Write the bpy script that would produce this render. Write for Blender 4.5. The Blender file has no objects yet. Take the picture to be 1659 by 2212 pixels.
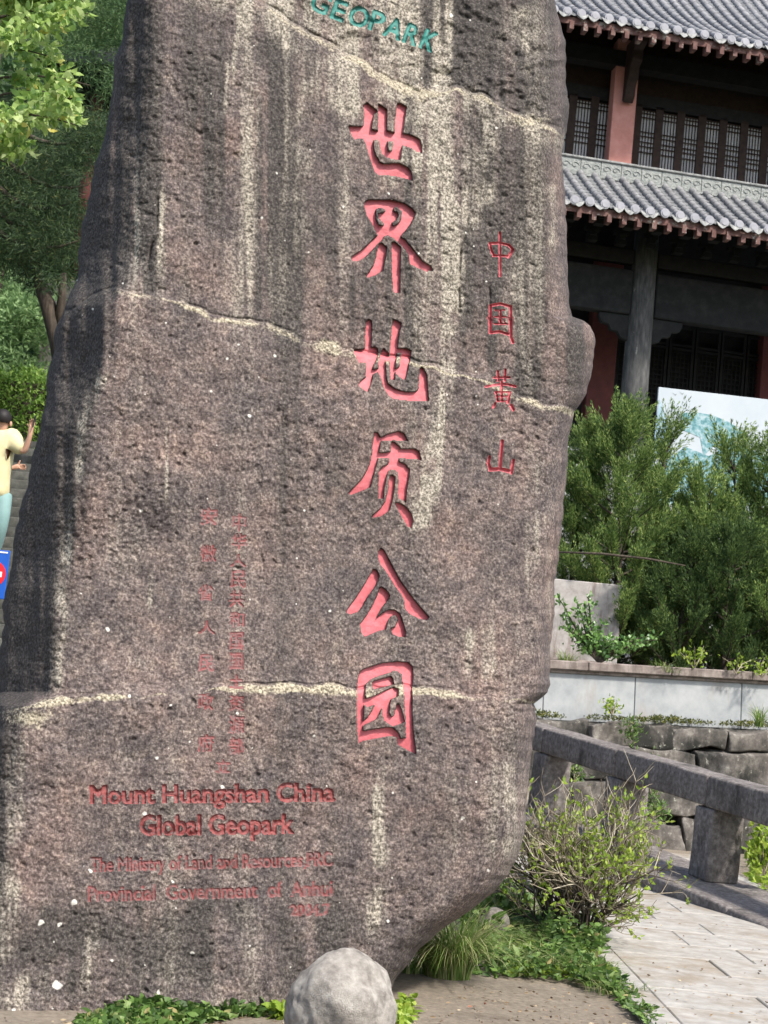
import bpy, bmesh, math, random
import numpy as np
from mathutils import Vector, Matrix, noise as mnoise

random.seed(7)
RNG = np.random.default_rng(11)
SC = bpy.context.scene
COL = SC.collection
R = math.radians

# ------------------------------------------------------------------ camera
PW, PH, FPX = 1659.0, 2212.0, 3400.0          # working frame of the photograph, focal length in its pixels
CAMZ, PITCH, ROLL = 1.55, R(6.5), R(5.6)
CPOS = np.array([0.0, 0.0, CAMZ])
_f = np.array([0, math.cos(PITCH), math.sin(PITCH)])
_r0 = np.array([1.0, 0, 0]); _u0 = np.array([0, -math.sin(PITCH), math.cos(PITCH)])
_rt = _r0 * math.cos(ROLL) + _u0 * math.sin(ROLL)
_up = _u0 * math.cos(ROLL) - _r0 * math.sin(ROLL)
cam = bpy.data.cameras.new('camera'); camo = bpy.data.objects.new('camera', cam); COL.objects.link(camo)
cam.sensor_fit = 'VERTICAL'; cam.sensor_height = 36.0; cam.lens = 36.0 * FPX / PH
cam.dof.use_dof = True; cam.dof.focus_distance = 7.6; cam.dof.aperture_fstop = 12.0
cam.clip_start = 0.1; cam.clip_end = 500
camo.matrix_world = Matrix(((_rt[0], _up[0], -_f[0], 0), (_rt[1], _up[1], -_f[1], 0), (_rt[2], _up[2], -_f[2], CAMZ), (0, 0, 0, 1)))
SC.camera = camo

# ------------------------------------------------------------------ light
SUN = np.array([0.54, -0.64, 1.0]); SUN = SUN / np.linalg.norm(SUN)
w = bpy.data.worlds.new('World'); SC.world = w; w.use_nodes = True
wn = w.node_tree
sky = wn.nodes.new('ShaderNodeTexSky'); sky.sky_type = 'NISHITA'; sky.sun_disc = False
sky.sun_elevation = math.asin(SUN[2]); sky.sun_rotation = math.atan2(SUN[0], SUN[1])
sky.air_density = 1.0; sky.dust_density = 2.5
bg = wn.nodes['Background']; bg.inputs[1].default_value = 0.15
wn.links.new(sky.outputs[0], bg.inputs[0])
sl = bpy.data.lights.new('sun', 'SUN'); sl.energy = 3.3; sl.angle = R(5); sl.color = (1.0, 0.95, 0.87)
so = bpy.data.objects.new('sun', sl); COL.objects.link(so)
so.rotation_euler = Vector(SUN).to_track_quat('Z', 'Y').to_euler()
SC.view_settings.view_transform = 'Standard'; SC.view_settings.look = 'None'
SC.view_settings.exposure = 0.88; SC.view_settings.gamma = 1.0
SC.view_settings.use_curve_mapping = False
SC.render.engine = 'CYCLES'
SC.cycles.use_denoising = True
SC.cycles.max_bounces = 6; SC.cycles.transparent_max_bounces = 6

# ------------------------------------------------------------------ projection helpers
def rays(px, py):
    cx = (np.asarray(px, float) - PW / 2) / FPX; cy = (PH / 2 - np.asarray(py, float)) / FPX
    return _f + cx[..., None] * _rt + cy[..., None] * _up
def atY(px, py, Y):
    d = rays(px, py); return CPOS + d * (np.asarray(Y, float) / d[..., 1])[..., None]
def atZ(px, py, z=0.0):
    d = rays(px, py); return CPOS + d * ((z - CAMZ) / d[..., 2])[..., None]
def pY(px, py, Y): return Vector(atY(np.array(float(px)), np.array(float(py)), np.array(float(Y))))
def pZ(px, py, z=0.0): return Vector(atZ(np.array(float(px)), np.array(float(py)), z))

# ------------------------------------------------------------------ object helpers
def tag(o, label=None, cat=None, group=None, kind=None):
    if label: o['label'] = label
    if cat: o['category'] = cat
    if group: o['group'] = group
    if kind: o['kind'] = kind
    return o
def link(name, me, parent=None, mat=None):
    o = bpy.data.objects.new(name, me); COL.objects.link(o)
    if mat is not None and me is not None:
        me.materials.clear(); me.materials.append(mat)
    if parent is not None: o.parent = parent
    return o
def empty(name, loc=(0, 0, 0), rz=0):
    o = bpy.data.objects.new(name, None); COL.objects.link(o); o.location = loc; o.rotation_euler = (0, 0, rz); o.empty_display_size = .1
    return o
def npmesh(name, V, F, smooth=True):
    """F: (n,3) or (n,4) int array"""
    V = np.asarray(V, np.float32); F = np.asarray(F, np.int32)
    me = bpy.data.meshes.new(name); n, k = F.shape
    me.vertices.add(len(V)); me.vertices.foreach_set('co', V.ravel())
    me.loops.add(n * k); me.loops.foreach_set('vertex_index', F.ravel())
    me.polygons.add(n); me.polygons.foreach_set('loop_start', np.arange(0, n * k, k, dtype=np.int32))
    me.polygons.foreach_set('loop_total', np.full(n, k, np.int32))
    me.polygons.foreach_set('use_smooth', np.full(n, smooth, bool))
    me.update(calc_edges=True)
    return me
class MB:
    def __init__(s): s.v = []; s.f = []
    def add(s, vs, fs):
        b = len(s.v); s.v += [tuple(p) for p in vs]; s.f += [tuple(b + i for i in f) for f in fs]; return s
    def box(s, x0, x1, y0, y1, z0, z1, M=None):
        vs = [Vector(p) for p in ((x0, y0, z0), (x1, y0, z0), (x1, y1, z0), (x0, y1, z0), (x0, y0, z1), (x1, y0, z1), (x1, y1, z1), (x0, y1, z1))]
        if M is not None: vs = [M @ p for p in vs]
        return s.add(vs, [(3, 2, 1, 0), (4, 5, 6, 7), (0, 1, 5, 4), (1, 2, 6, 5), (2, 3, 7, 6), (3, 0, 4, 7)])
    def tube(s, pts, rad, n=6, cap=True):
        pts = [Vector(p) for p in pts]
        if not hasattr(rad, '__len__'): rad = [rad] * len(pts)
        vs = []; up = Vector((0.13, 0.21, 0.97))
        for i, p in enumerate(pts):
            d = (pts[min(i + 1, len(pts) - 1)] - pts[max(i - 1, 0)]).normalized()
            a = d.cross(up)
            if a.length < 1e-3: a = d.cross(Vector((1, 0, 0)))
            a.normalize(); b = d.cross(a)
            for k in range(n):
                t = 2 * math.pi * k / n; vs.append(p + (a * math.cos(t) + b * math.sin(t)) * rad[i])
        fs = [(i * n + k, i * n + (k + 1) % n, (i + 1) * n + (k + 1) % n, (i + 1) * n + k) for i in range(len(pts) - 1) for k in range(n)]
        if cap: fs += [tuple(range(n))[::-1], tuple((len(pts) - 1) * n + k for k in range(n))]
        return s.add(vs, fs)
    def prism(s, poly, f0, f1):
        """poly: list of 2D; f0,f1: 2D -> 3D for the two caps"""
        n = len(poly); vs = [f0(p) for p in poly] + [f1(p) for p in poly]
        return s.add(vs, [tuple(range(n)), tuple(range(2 * n - 1, n - 1, -1))] + [(i, i + n, (i + 1) % n + n, (i + 1) % n) for i in range(n)])
    def mesh(s, name, smooth=False, bevel=0.0, seg=1):
        me = bpy.data.meshes.new(name); me.from_pydata([tuple(v) for v in s.v], [], s.f); me.update()
        bm = bmesh.new(); bm.from_mesh(me)
        bmesh.ops.recalc_face_normals(bm, faces=bm.faces)
        if bevel > 0: bmesh.ops.bevel(bm, geom=list(bm.edges), offset=bevel, segments=seg, affect='EDGES', profile=.6, clamp_overlap=True)
        for f in bm.faces: f.smooth = smooth
        bm.to_mesh(me); bm.free(); return me
    def obj(s, name, mat, parent=None, smooth=False, bevel=0.0, seg=1):
        return link(name, s.mesh(name, smooth, bevel, seg), parent, mat)
def rough_block(name, sx, sy, sz, seed, amp=.02, bev=.03, sub=3):
    """an uneven stone block, centred, bevelled and jittered"""
    bm = bmesh.new(); bmesh.ops.create_cube(bm, size=1.0)
    for v in bm.verts: v.co = Vector((v.co.x * sx, v.co.y * sy, v.co.z * sz))
    bmesh.ops.bevel(bm, geom=list(bm.edges), offset=bev, segments=2, affect='EDGES', profile=.5)
    bmesh.ops.subdivide_edges(bm, edges=[e for e in bm.edges if e.calc_length() > max(sx, sz) * .3], cuts=sub, use_grid_fill=True)
    off = Vector((seed * 3.1, seed * 1.7, seed * .9))
    for v in bm.verts:
        v.co += Vector(mnoise.noise_vector((v.co + off) * 2.5)) * amp + Vector(mnoise.noise_vector((v.co + off) * 9)) * amp * .35
    for f in bm.faces: f.smooth = True
    me = bpy.data.meshes.new(name); bm.to_mesh(me); bm.free(); return me

# ------------------------------------------------------------------ materials
def new_mat(name):
    m = bpy.data.materials.new(name); m.use_nodes = True
    nt = m.node_tree; return m, nt, nt.nodes['Principled BSDF'], nt.nodes.new, nt.links.new
def ramp(new, stops):
    r = new('ShaderNodeValToRGB'); e = r.color_ramp.elements
    while len(e) < len(stops): e.new(.5)
    for el, (p, c) in zip(e, stops): el.position = p; el.color = (*c, 1) if len(c) == 3 else c
    return r
def noise_node(new, L, vec, scale, detail=5, rough=.6):
    n = new('ShaderNodeTexNoise'); n.inputs['Scale'].default_value = scale; n.inputs['Detail'].default_value = detail; n.inputs['Roughness'].default_value = rough
    L(vec, n.inputs['Vector']); return n
def nmat(name, stops, scale=6, rough=.85, bump=.3, bscale=40, stretch=(1, 1, 1), stain=None, metallic=0, spec=.3, bdist=.01):
    """stone / wood / plaster: noise colour ramp, optional stain layer (colour, scale, stretch, lo, hi), bump"""
    m, nt, p, new, L = new_mat(name)
    tc = new('ShaderNodeTexCoord'); mp = new('ShaderNodeMapping'); mp.inputs['Scale'].default_value = stretch
    L(tc.outputs['Object'], mp.inputs['Vector'])
    oi = new('ShaderNodeObjectInfo'); ad = new('ShaderNodeVectorMath'); ad.operation = 'ADD'
    mu = new('ShaderNodeMath'); mu.operation = 'MULTIPLY'; mu.inputs[1].default_value = 37.0; L(oi.outputs['Random'], mu.inputs[0])
    L(mp.outputs[0], ad.inputs[0]); L(mu.outputs[0], ad.inputs[1])
    n = noise_node(new, L, ad.outputs[0], scale, 8, .65)
    r = ramp(new, stops); L(n.outputs[0], r.inputs[0]); out = r.outputs[0]
    if stain:
        for c, sc_, st, lo, hi in (stain if isinstance(stain, list) else [stain]):
            mp2 = new('ShaderNodeMapping'); mp2.inputs['Scale'].default_value = st; L(tc.outputs['Object'], mp2.inputs['Vector'])
            ad2 = new('ShaderNodeVectorMath'); ad2.operation = 'ADD'; L(mp2.outputs[0], ad2.inputs[0]); L(mu.outputs[0], ad2.inputs[1])
            n2 = noise_node(new, L, ad2.outputs[0], sc_, 7, .7)
            mr = new('ShaderNodeMapRange'); mr.inputs[1].default_value = lo; mr.inputs[2].default_value = hi; L(n2.outputs[0], mr.inputs[0])
            mx = new('ShaderNodeMix'); mx.data_type = 'RGBA'; L(mr.outputs[0], mx.inputs[0]); L(out, mx.inputs[6]); mx.inputs[7].default_value = (*c, 1); out = mx.outputs[2]
    L(out, p.inputs['Base Color']); p.inputs['Roughness'].default_value = rough; p.inputs['Metallic'].default_value = metallic
    p.inputs['Specular IOR Level'].default_value = spec
    if bump:
        nb = noise_node(new, L, tc.outputs['Object'], bscale, 6, .7); b = new('ShaderNodeBump'); b.inputs['Strength'].default_value = bump; b.inputs['Distance'].default_value = bdist
        L(nb.outputs[0], b.inputs['Height']); L(b.outputs[0], p.inputs['Normal'])
    return m
def leaf_mat(name, stops, transl=.35, rough=.5, spec=.3):
    m, nt, p, new, L = new_mat(name)
    g = new('ShaderNodeNewGeometry'); r = ramp(new, stops); L(g.outputs['Random Per Island'], r.inputs[0])
    L(r.outputs[0], p.inputs['Base Color']); p.inputs['Roughness'].default_value = rough; p.inputs['Specular IOR Level'].default_value = spec
    t = new('ShaderNodeBsdfTranslucent'); L(r.outputs[0], t.inputs[0])
    mx = new('ShaderNodeMixShader'); mx.inputs[0].default_value = transl
    L(p.outputs[0], mx.inputs[1]); L(t.outputs[0], mx.inputs[2]); L(mx.outputs[0], nt.nodes['Material Output'].inputs[0])
    return m
def flat_mat(name, c, rough=.6, spec=.3):
    return nmat(name, [(.3, tuple(x * .88 for x in c)), (.7, tuple(min(1, x * 1.08) for x in c))], 5, rough, .05, 60, spec=spec)

# --- rock surface: stain masks (R light streak, G dark streak plus shade painted on the left side face, B lichen crust, A white fleck)
def rock_mat():
    m, nt, p, new, L = new_mat('weathered_granite')
    at = new('ShaderNodeAttribute'); at.attribute_name = 'stain'
    sp = new('ShaderNodeSeparateColor'); L(at.outputs['Color'], sp.inputs[0])
    tc = new('ShaderNodeTexCoord'); O = tc.outputs['Object']
    n1 = noise_node(new, L, O, 75, 4, .75); n2 = noise_node(new, L, O, 2.2, 5, .6); n3 = noise_node(new, L, O, 190, 2, .6); n4 = noise_node(new, L, O, 16, 5, .7)
    r1 = ramp(new, [(.33, (.037, .0295, .028)), (.43, (.083, .066, .0615)), (.54, (.145, .117, .107)), (.67, (.275, .233, .21))]); L(n1.outputs[0], r1.inputs[0])
    r2 = ramp(new, [(.36, (.70, .72, .75)), (.5, (.97, .955, .955)), (.64, (1.14, 1.04, 1.0))]); L(n2.outputs[0], r2.inputs[0])
    mul = new('ShaderNodeMix'); mul.data_type = 'RGBA'; mul.blend_type = 'MULTIPLY'; mul.inputs[0].default_value = 1; L(r1.outputs[0], mul.inputs[6]); L(r2.outputs[0], mul.inputs[7])
    r4 = ramp(new, [(.34, (.55, .55, .57)), (.5, (1, 1, 1)), (.66, (1.4, 1.36, 1.28))]); L(n4.outputs[0], r4.inputs[0])
    mul2 = new('ShaderNodeMix'); mul2.data_type = 'RGBA'; mul2.blend_type = 'MULTIPLY'; mul2.inputs[0].default_value = 1; L(mul.outputs[2], mul2.inputs[6]); L(r4.outputs[0], mul2.inputs[7])
    out = mul2.outputs[2]
    def layer(fac, texs, lo, hi, col):
        """fac plus weighted, centred noises, smooth-stepped between lo and hi"""
        nonlocal out
        cur = fac
        for tex, gain in texs:
            sb = new('ShaderNodeMath'); sb.operation = 'SUBTRACT'; L(tex, sb.inputs[0]); sb.inputs[1].default_value = .5
            ma = new('ShaderNodeMath'); ma.operation = 'MULTIPLY_ADD'; L(sb.outputs[0], ma.inputs[0]); ma.inputs[1].default_value = gain; L(cur, ma.inputs[2]); cur = ma.outputs[0]
        mr = new('ShaderNodeMapRange'); mr.interpolation_type = 'SMOOTHSTEP'; mr.inputs[1].default_value = lo; mr.inputs[2].default_value = hi; L(cur, mr.inputs[0])
        mx = new('ShaderNodeMix'); mx.data_type = 'RGBA'; L(mr.outputs[0], mx.inputs[0]); L(out, mx.inputs[6])
        if isinstance(col, tuple): mx.inputs[7].default_value = (*col, 1)
        else: L(col, mx.inputs[7])
        out = mx.outputs[2]
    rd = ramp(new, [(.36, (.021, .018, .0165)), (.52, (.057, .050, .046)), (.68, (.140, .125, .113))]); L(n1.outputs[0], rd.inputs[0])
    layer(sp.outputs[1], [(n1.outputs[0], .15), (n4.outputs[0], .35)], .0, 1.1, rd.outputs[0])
    rl = ramp(new, [(.36, (.06, .052, .044)), (.47, (.185, .163, .132)), (.62, (.47, .425, .35))]); L(n1.outputs[0], rl.inputs[0])
    layer(sp.outputs[0], [(n1.outputs[0], .35), (n4.outputs[0], .5)], .04, 1.05, rl.outputs[0])
    rc = ramp(new, [(.36, (.06, .05, .038)), (.48, (.22, .19, .138)), (.60, (.46, .415, .31))]); L(n1.outputs[0], rc.inputs[0])
    layer(sp.outputs[2], [(n1.outputs[0], .9), (n4.outputs[0], 1.3)], .18, .80, rc.outputs[0])
    layer(at.outputs['Alpha'], [(n1.outputs[0], 1.0)], .45, .95, (.55, .53, .48))
    L(out, p.inputs['Base Color']); p.inputs['Roughness'].default_value = .9; p.inputs['Specular IOR Level'].default_value = .2
    b = new('ShaderNodeBump'); b.inputs['Strength'].default_value = .5; b.inputs['Distance'].default_value = .005; L(n3.outputs[0], b.inputs['Height'])
    b2 = new('ShaderNodeBump'); b2.inputs['Strength'].default_value = .45; b2.inputs['Distance'].default_value = .011; L(n1.outputs[0], b2.inputs['Height']); L(b.outputs[0], b2.inputs['Normal'])
    L(b2.outputs[0], p.inputs['Normal']); return m
def paint_mat(name, c_lo, c_hi, worn=.0):
    m, nt, p, new, L = new_mat(name)
    tc = new('ShaderNodeTexCoord'); n = noise_node(new, L, tc.outputs['Object'], 22, 6, .7)
    r = ramp(new, [(.35, c_lo), (.62, c_hi)]); L(n.outputs[0], r.inputs[0]); out = r.outputs[0]
    if worn > 0:
        n2 = noise_node(new, L, tc.outputs['Object'], 55, 5, .75); mr = new('ShaderNodeMapRange'); mr.inputs[1].default_value = .62 - worn * .25; mr.inputs[2].default_value = .75 - worn * .25; L(n2.outputs[0], mr.inputs[0])
        mx = new('ShaderNodeMix'); mx.data_type = 'RGBA'; L(mr.outputs[0], mx.inputs[0]); L(out, mx.inputs[6]); mx.inputs[7].default_value = (.13, .09, .085, 1); out = mx.outputs[2]
    L(out, p.inputs['Base Color']); p.inputs['Roughness'].default_value = .62
    nb = noise_node(new, L, tc.outputs['Object'], 70, 4, .6); b = new('ShaderNodeBump'); b.inputs['Strength'].default_value = .5; b.inputs['Distance'].default_value = .006
    L(nb.outputs[0], b.inputs['Height']); L(b.outputs[0], p.inputs['Normal']); return m

M = {}
M['rock'] = rock_mat()
M['red'] = paint_mat('red_paint', (.39, .075, .090), (.50, .115, .132))
M['dullred'] = paint_mat('worn_red_paint', (.15, .029, .027), (.23, .048, .045), .4)
M['smallred'] = paint_mat('flaking_red_paint', (.12, .028, .027), (.20, .048, .045), .6)
M['teal'] = paint_mat('teal_paint', (.010, .12, .10), (.017, .18, .15))
M['boulder'] = nmat('pale_boulder', [(.3, (.17, .152, .134)), (.5, (.32, .295, .262)), (.7, (.48, .45, .40))], 16, .9, 1.0, 150, stain=[((.07, .06, .052), 4, (1, 1, .6), .48, .70), ((.46, .44, .39), 55, (1, 1, 1), .62, .72)])
M['dirt'] = nmat('packed_dirt', [(.3, (.155, .128, .096)), (.5, (.225, .188, .145)), (.72, (.30, .255, .20))], 30, .95, .9, 160, stain=[((.09, .07, .05), 2.2, (1, 1, 1), .52, .8), ((.46, .41, .34), 130, (1, 1, 1), .62, .70)])
M['slab'] = nmat('pale_paving_stone', [(.3, (.255, .238, .21)), (.5, (.345, .326, .295)), (.7, (.43, .41, .375))], 9, .85, .5, 130, stain=[((.23, .18, .125), 1.8, (1, 1, 1), .50, .74), ((.22, .19, .15), 40, (1, 1, 1), .66, .72)])
M['mortar'] = nmat('joint_sand', [(.3, (.12, .105, .085)), (.7, (.20, .18, .15))], 20, .95, .5, 100)
M['railstone'] = nmat('mossy_rail_stone', [(.3, (.085, .074, .068)), (.5, (.17, .15, .14)), (.7, (.30, .275, .255))], 22, .9, 1.0, 90, stain=[((.04, .035, .032), 2.6, (1, 1, .5), .50, .72), ((.42, .40, .33), 8, (3, 3, .5), .60, .74)])
M['wallstone'] = nmat('retaining_stone', [(.3, (.055, .05, .044)), (.5, (.125, .112, .10)), (.7, (.27, .25, .22))], 7, .92, .8, 60, stain=[((.022, .022, .019), 2.2, (1, 1, .7), .44, .62), ((.42, .42, .35), 14, (1, 1, 1), .6, .7)])
M['concrete'] = nmat('pale_concrete', [(.3, (.22, .235, .245)), (.5, (.30, .315, .32)), (.7, (.37, .38, .38))], 3, .85, .2, 80, stain=[((.26, .22, .19), 1.6, (1.4, 1.4, .35), .56, .78)])
M['coping'] = nmat('stained_coping', [(.3, (.13, .105, .095)), (.5, (.21, .175, .155)), (.7, (.32, .275, .25))], 7, .9, .5, 70, stain=[((.09, .07, .06), 3, (2, 2, .5), .5, .7)])
M['stele'] = nmat('streaked_slab', [(.3, (.25, .23, .21)), (.5, (.36, .335, .315)), (.7, (.45, .425, .40))], 8, .9, .3, 60, stain=[((.15, .10, .09), 2.2, (3.2, 3.2, .35), .50, .68)])
M['moss'] = leaf_mat('moss', [(0, (.035, .05, .01)), (.5, (.09, .11, .02)), (1, (.16, .15, .03))], .2)
M['tile'] = nmat('grey_roof_tile', [(.3, (.15, .15, .155)), (.5, (.215, .215, .22)), (.7, (.30, .30, .305))], 5, .75, .35, 60, stain=((.17, .16, .16), 3, (1, 1, 1), .58, .8))
M['pan'] = nmat('grey_pan_tile', [(.3, (.12, .125, .13)), (.6, (.19, .195, .20)), (.75, (.26, .265, .27))], 9, .75, .25, 60, stain=((.12, .12, .12), 4, (1, 1, 1), .56, .8))
M['drip'] = nmat('worn_drip_tile', [(.3, (.12, .125, .125)), (.5, (.24, .245, .24)), (.7, (.38, .38, .36))], 14, .7, .3, 60)
M['ridge'] = nmat('carved_ridge_tile', [(.3, (.19, .205, .20)), (.5, (.28, .295, .28)), (.7, (.38, .39, .365))], 16, .8, .9, 26, bdist=.03)
M['redwood'] = nmat('flaking_red_wood', [(.3, (.14, .045, .035)), (.5, (.22, .07, .055)), (.7, (.33, .14, .11))], 10, .75, .3, 50, stain=((.45, .38, .33), 9, (1, 1, 1), .60, .72))
M['rafter'] = nmat('worn_rafter_paint', [(.3, (.085, .04, .034)), (.5, (.13, .066, .057)), (.7, (.20, .13, .11))], 7, .8, .3, 50, stain=((.38, .36, .32), 5, (1, 1, 1), .56, .66))
M['disc'] = nmat('eave_disc_tile', [(.3, (.24, .24, .265)), (.7, (.36, .36, .385))], 6, .65, .2, 60)
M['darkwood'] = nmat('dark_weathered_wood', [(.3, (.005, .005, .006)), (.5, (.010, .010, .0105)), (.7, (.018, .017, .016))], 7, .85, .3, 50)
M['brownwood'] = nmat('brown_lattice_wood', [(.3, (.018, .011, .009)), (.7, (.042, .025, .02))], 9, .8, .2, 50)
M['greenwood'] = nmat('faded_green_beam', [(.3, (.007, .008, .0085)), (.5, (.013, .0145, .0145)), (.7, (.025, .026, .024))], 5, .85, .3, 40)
M['column'] = nmat('peeling_column', [(.3, (.035, .036, .037)), (.5, (.072, .073, .072)), (.7, (.135, .134, .129))], 6, .85, .6, 40, stretch=(3, 3, .6), stain=((.30, .295, .27), 5, (1.6, 1.6, .5), .62, .70))
M['pink'] = nmat('faded_red_pillar', [(.3, (.40, .175, .145)), (.5, (.47, .215, .18)), (.7, (.54, .27, .235))], 4, .8, .15, 60)
M['darkred'] = nmat('dark_red_panel', [(.3, (.075, .022, .02)), (.6, (.105, .032, .028)), (.75, (.14, .045, .038))], 4, .8, .15, 50)
M['paper'] = nmat('window_paper', [(.3, (.55, .55, .55)), (.7, (.72, .72, .70))], 3, .9, 0)
M['platform'] = nmat('pale_platform_stone', [(.3, (.20, .21, .21)), (.5, (.29, .30, .295)), (.7, (.37, .37, .36))], 4, .85, .3, 60)
M['bark'] = nmat('bark', [(.3, (.025, .02, .016)), (.5, (.055, .043, .033)), (.7, (.10, .08, .062))], 12, .9, .8, 60, stretch=(2, 2, .5))
M['twig'] = leaf_mat('dry_twig', [(0, (.07, .055, .04)), (.4, (.19, .155, .11)), (.75, (.33, .28, .205)), (1, (.46, .41, .32))], .0, .8)
M['juniper'] = leaf_mat('juniper_scales', [(0, (.04, .085, .03)), (.35, (.11, .19, .055)), (.75, (.23, .33, .09)), (1, (.44, .51, .17))], .40, .6, .2)
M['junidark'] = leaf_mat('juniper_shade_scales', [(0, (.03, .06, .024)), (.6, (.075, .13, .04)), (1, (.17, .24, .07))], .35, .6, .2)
M['maple'] = leaf_mat('yellow_green_leaves', [(0, (.12, .23, .06)), (.35, (.30, .44, .11)), (.75, (.46, .59, .20)), (.95, (.60, .70, .32)), (1, (.60, .52, .10))], .5, .45, .5)
M['pine'] = leaf_mat('dark_conifer_needles', [(0, (.018, .038, .016)), (.6, (.042, .08, .03)), (.9, (.085, .135, .045)), (1, (.16, .16, .055))], .3)
M['mid'] = leaf_mat('mid_green_leaves', [(0, (.04, .085, .03)), (.6, (.09, .165, .06)), (1, (.18, .27, .10))], .35)
M['pale'] = leaf_mat('pale_green_leaves', [(0, (.13, .22, .08)), (.6, (.24, .37, .15)), (1, (.36, .50, .24))], .45)
M['hedge'] = leaf_mat('hedge_leaves', [(0, (.08, .16, .03)), (.5, (.19, .32, .06)), (1, (.36, .50, .12))], .4)
M['cover'] = leaf_mat('ground_cover_leaves', [(0, (.035, .075, .018)), (.4, (.085, .16, .035)), (.75, (.15, .25, .055)), (.95, (.25, .34, .12)), (1, (.34, .28, .12))], .35, .5, .35)
M['gloss'] = leaf_mat('glossy_leaves', [(0, (.05, .12, .03)), (.5, (.13, .26, .06)), (1, (.25, .40, .12))], .3, .35, .6)
M['fresh'] = leaf_mat('fresh_yellow_leaves', [(0, (.17, .28, .03)), (.6, (.30, .42, .05)), (1, (.42, .50, .09))], .45, .45, .4)
M['grass'] = leaf_mat('grass_blades', [(0, (.08, .15, .03)), (.4, (.17, .28, .06)), (.7, (.32, .38, .14)), (1, (.55, .50, .30))], .4, .6)
M['litter'] = leaf_mat('dry_litter', [(0, (.10, .06, .035)), (.5, (.26, .19, .11)), (.9, (.42, .35, .24)), (1, (.25, .07, .04))], .1, .8)
M['hill'] = nmat('hillside_soil', [(.3, (.012, .022, .010)), (.6, (.03, .05, .02)), (.8, (.06, .085, .03))], 1.5, 1, .5, 8)
M['skin'] = flat_mat('skin', (.50, .29, .20), .5)
M['shirt'] = nmat('yellow_cotton', [(.3, (.52, .46, .25)), (.7, (.60, .55, .34))], 6, .85, .2, 30)
M['trousers'] = nmat('teal_cotton', [(.3, (.14, .24, .23)), (.7, (.20, .31, .30))], 5, .85, .2, 30)
M['hair'] = flat_mat('black_hair', (.015, .012, .012), .6)
M['black'] = flat_mat('dark_plastic', (.03, .028, .027), .35)
M['shoe'] = flat_mat('dark_shoe', (.04, .04, .045), .6)
M['step'] = nmat('stair_stone', [(.3, (.035, .036, .03)), (.5, (.07, .07, .06)), (.7, (.13, .128, .11))], 6, .9, .4, 60)
M['signblue'] = flat_mat('sign_blue', (.015, .09, .42), .4)
M['signred'] = flat_mat('sign_red', (.62, .02, .03), .4)
M['signwhite'] = flat_mat('sign_white', (.75, .76, .78), .4)
M['metal'] = flat_mat('grey_metal', (.25, .26, .27), .45)
M['poster'] = nmat('poster_paper', [(.3, (.39, .44, .475)), (.7, (.47, .505, .525))], 1.2, .5, 0)
M['printteal'] = nmat('poster_print_teal', [(.40, (.07, .19, .21)), (.5, (.15, .30, .32)), (.62, (.34, .44, .47))], 14, .5, 0)
M['printblue'] = nmat('poster_print_blue', [(.35, (.20, .32, .39)), (.65, (.36, .47, .53))], 3, .5, 0)
M['printgrey'] = flat_mat('poster_print_grey', (.25, .27, .28), .5)

# ================================================================== SETTING: ground
def ground_z(x, y):
    return 0.0
gm = MB()
bm = bmesh.new(); bmesh.ops.create_grid(bm, x_segments=180, y_segments=180, size=1.0)
for v in bm.verts:
    X = v.co.x * 9 - 2.0; Y = v.co.y * 9 + 12
    v.co = Vector((X, Y, 0.012 * mnoise.noise(Vector((X * 1.3, Y * 1.3, 0))) + .006 * mnoise.noise(Vector((X * 6, Y * 6, 3))) - .02 * max(0, min(1, (X - .9) * 2))))
me = bpy.data.meshes.new('ground'); bm.to_mesh(me); bm.free()
for f in me.polygons: f.use_smooth = True
tag(link('ground', me, None, M['dirt']), kind='structure', label='bare packed dirt at the foot of the inscribed rock')
far = MB().add([(-120, -40, -.6), (120, -40, -.6), (120, 160, -.6), (-120, 160, -.6)], [(0, 1, 2, 3)]).obj('terrain', M['hill'])
tag(far, kind='structure', label='dark ground beneath the hillside and gully')

# paved walk: slabs between the dirt and the stone rail
PX0, PX1 = 1.60, 4.0
pav = MB().box(PX0 + .01, PX1 + .1, 5.5, 18.5, -.12, .013).obj('paving', M['mortar'])
tag(pav, kind='structure', label='pale stone paved walk beside the rock')
y = 5.6; row = 0
while y < 18.3:
    d = .62 + .04 * math.sin(row * 2.3); xs = [PX0 + .17, PX0 + .80, PX0 + 1.7, PX1 + .06] if row % 2 else [PX0 + .17, PX0 + 1.12, PX0 + 2.0, PX1 + .06]
    for a, b in zip(xs[:-1], xs[1:]):
        h = .022 + random.uniform(-.003, .003)
        MB().box(a + .005, b - .005, y + .007, y + d - .007, -.02, h).obj('slab', M['slab'], pav, bevel=.006)
    y += d; row += 1
y = 5.6
while y < 18.3:
    d = random.uniform(.9, 1.3)
    MB().box(PX0 + random.uniform(-.012, .012), PX0 + .165, y + .004, y + d - .006, -.03, .03 + random.uniform(-.004, .004)).obj('edging_stone', M['slab'], pav, bevel=.012)
    y += d

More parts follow.
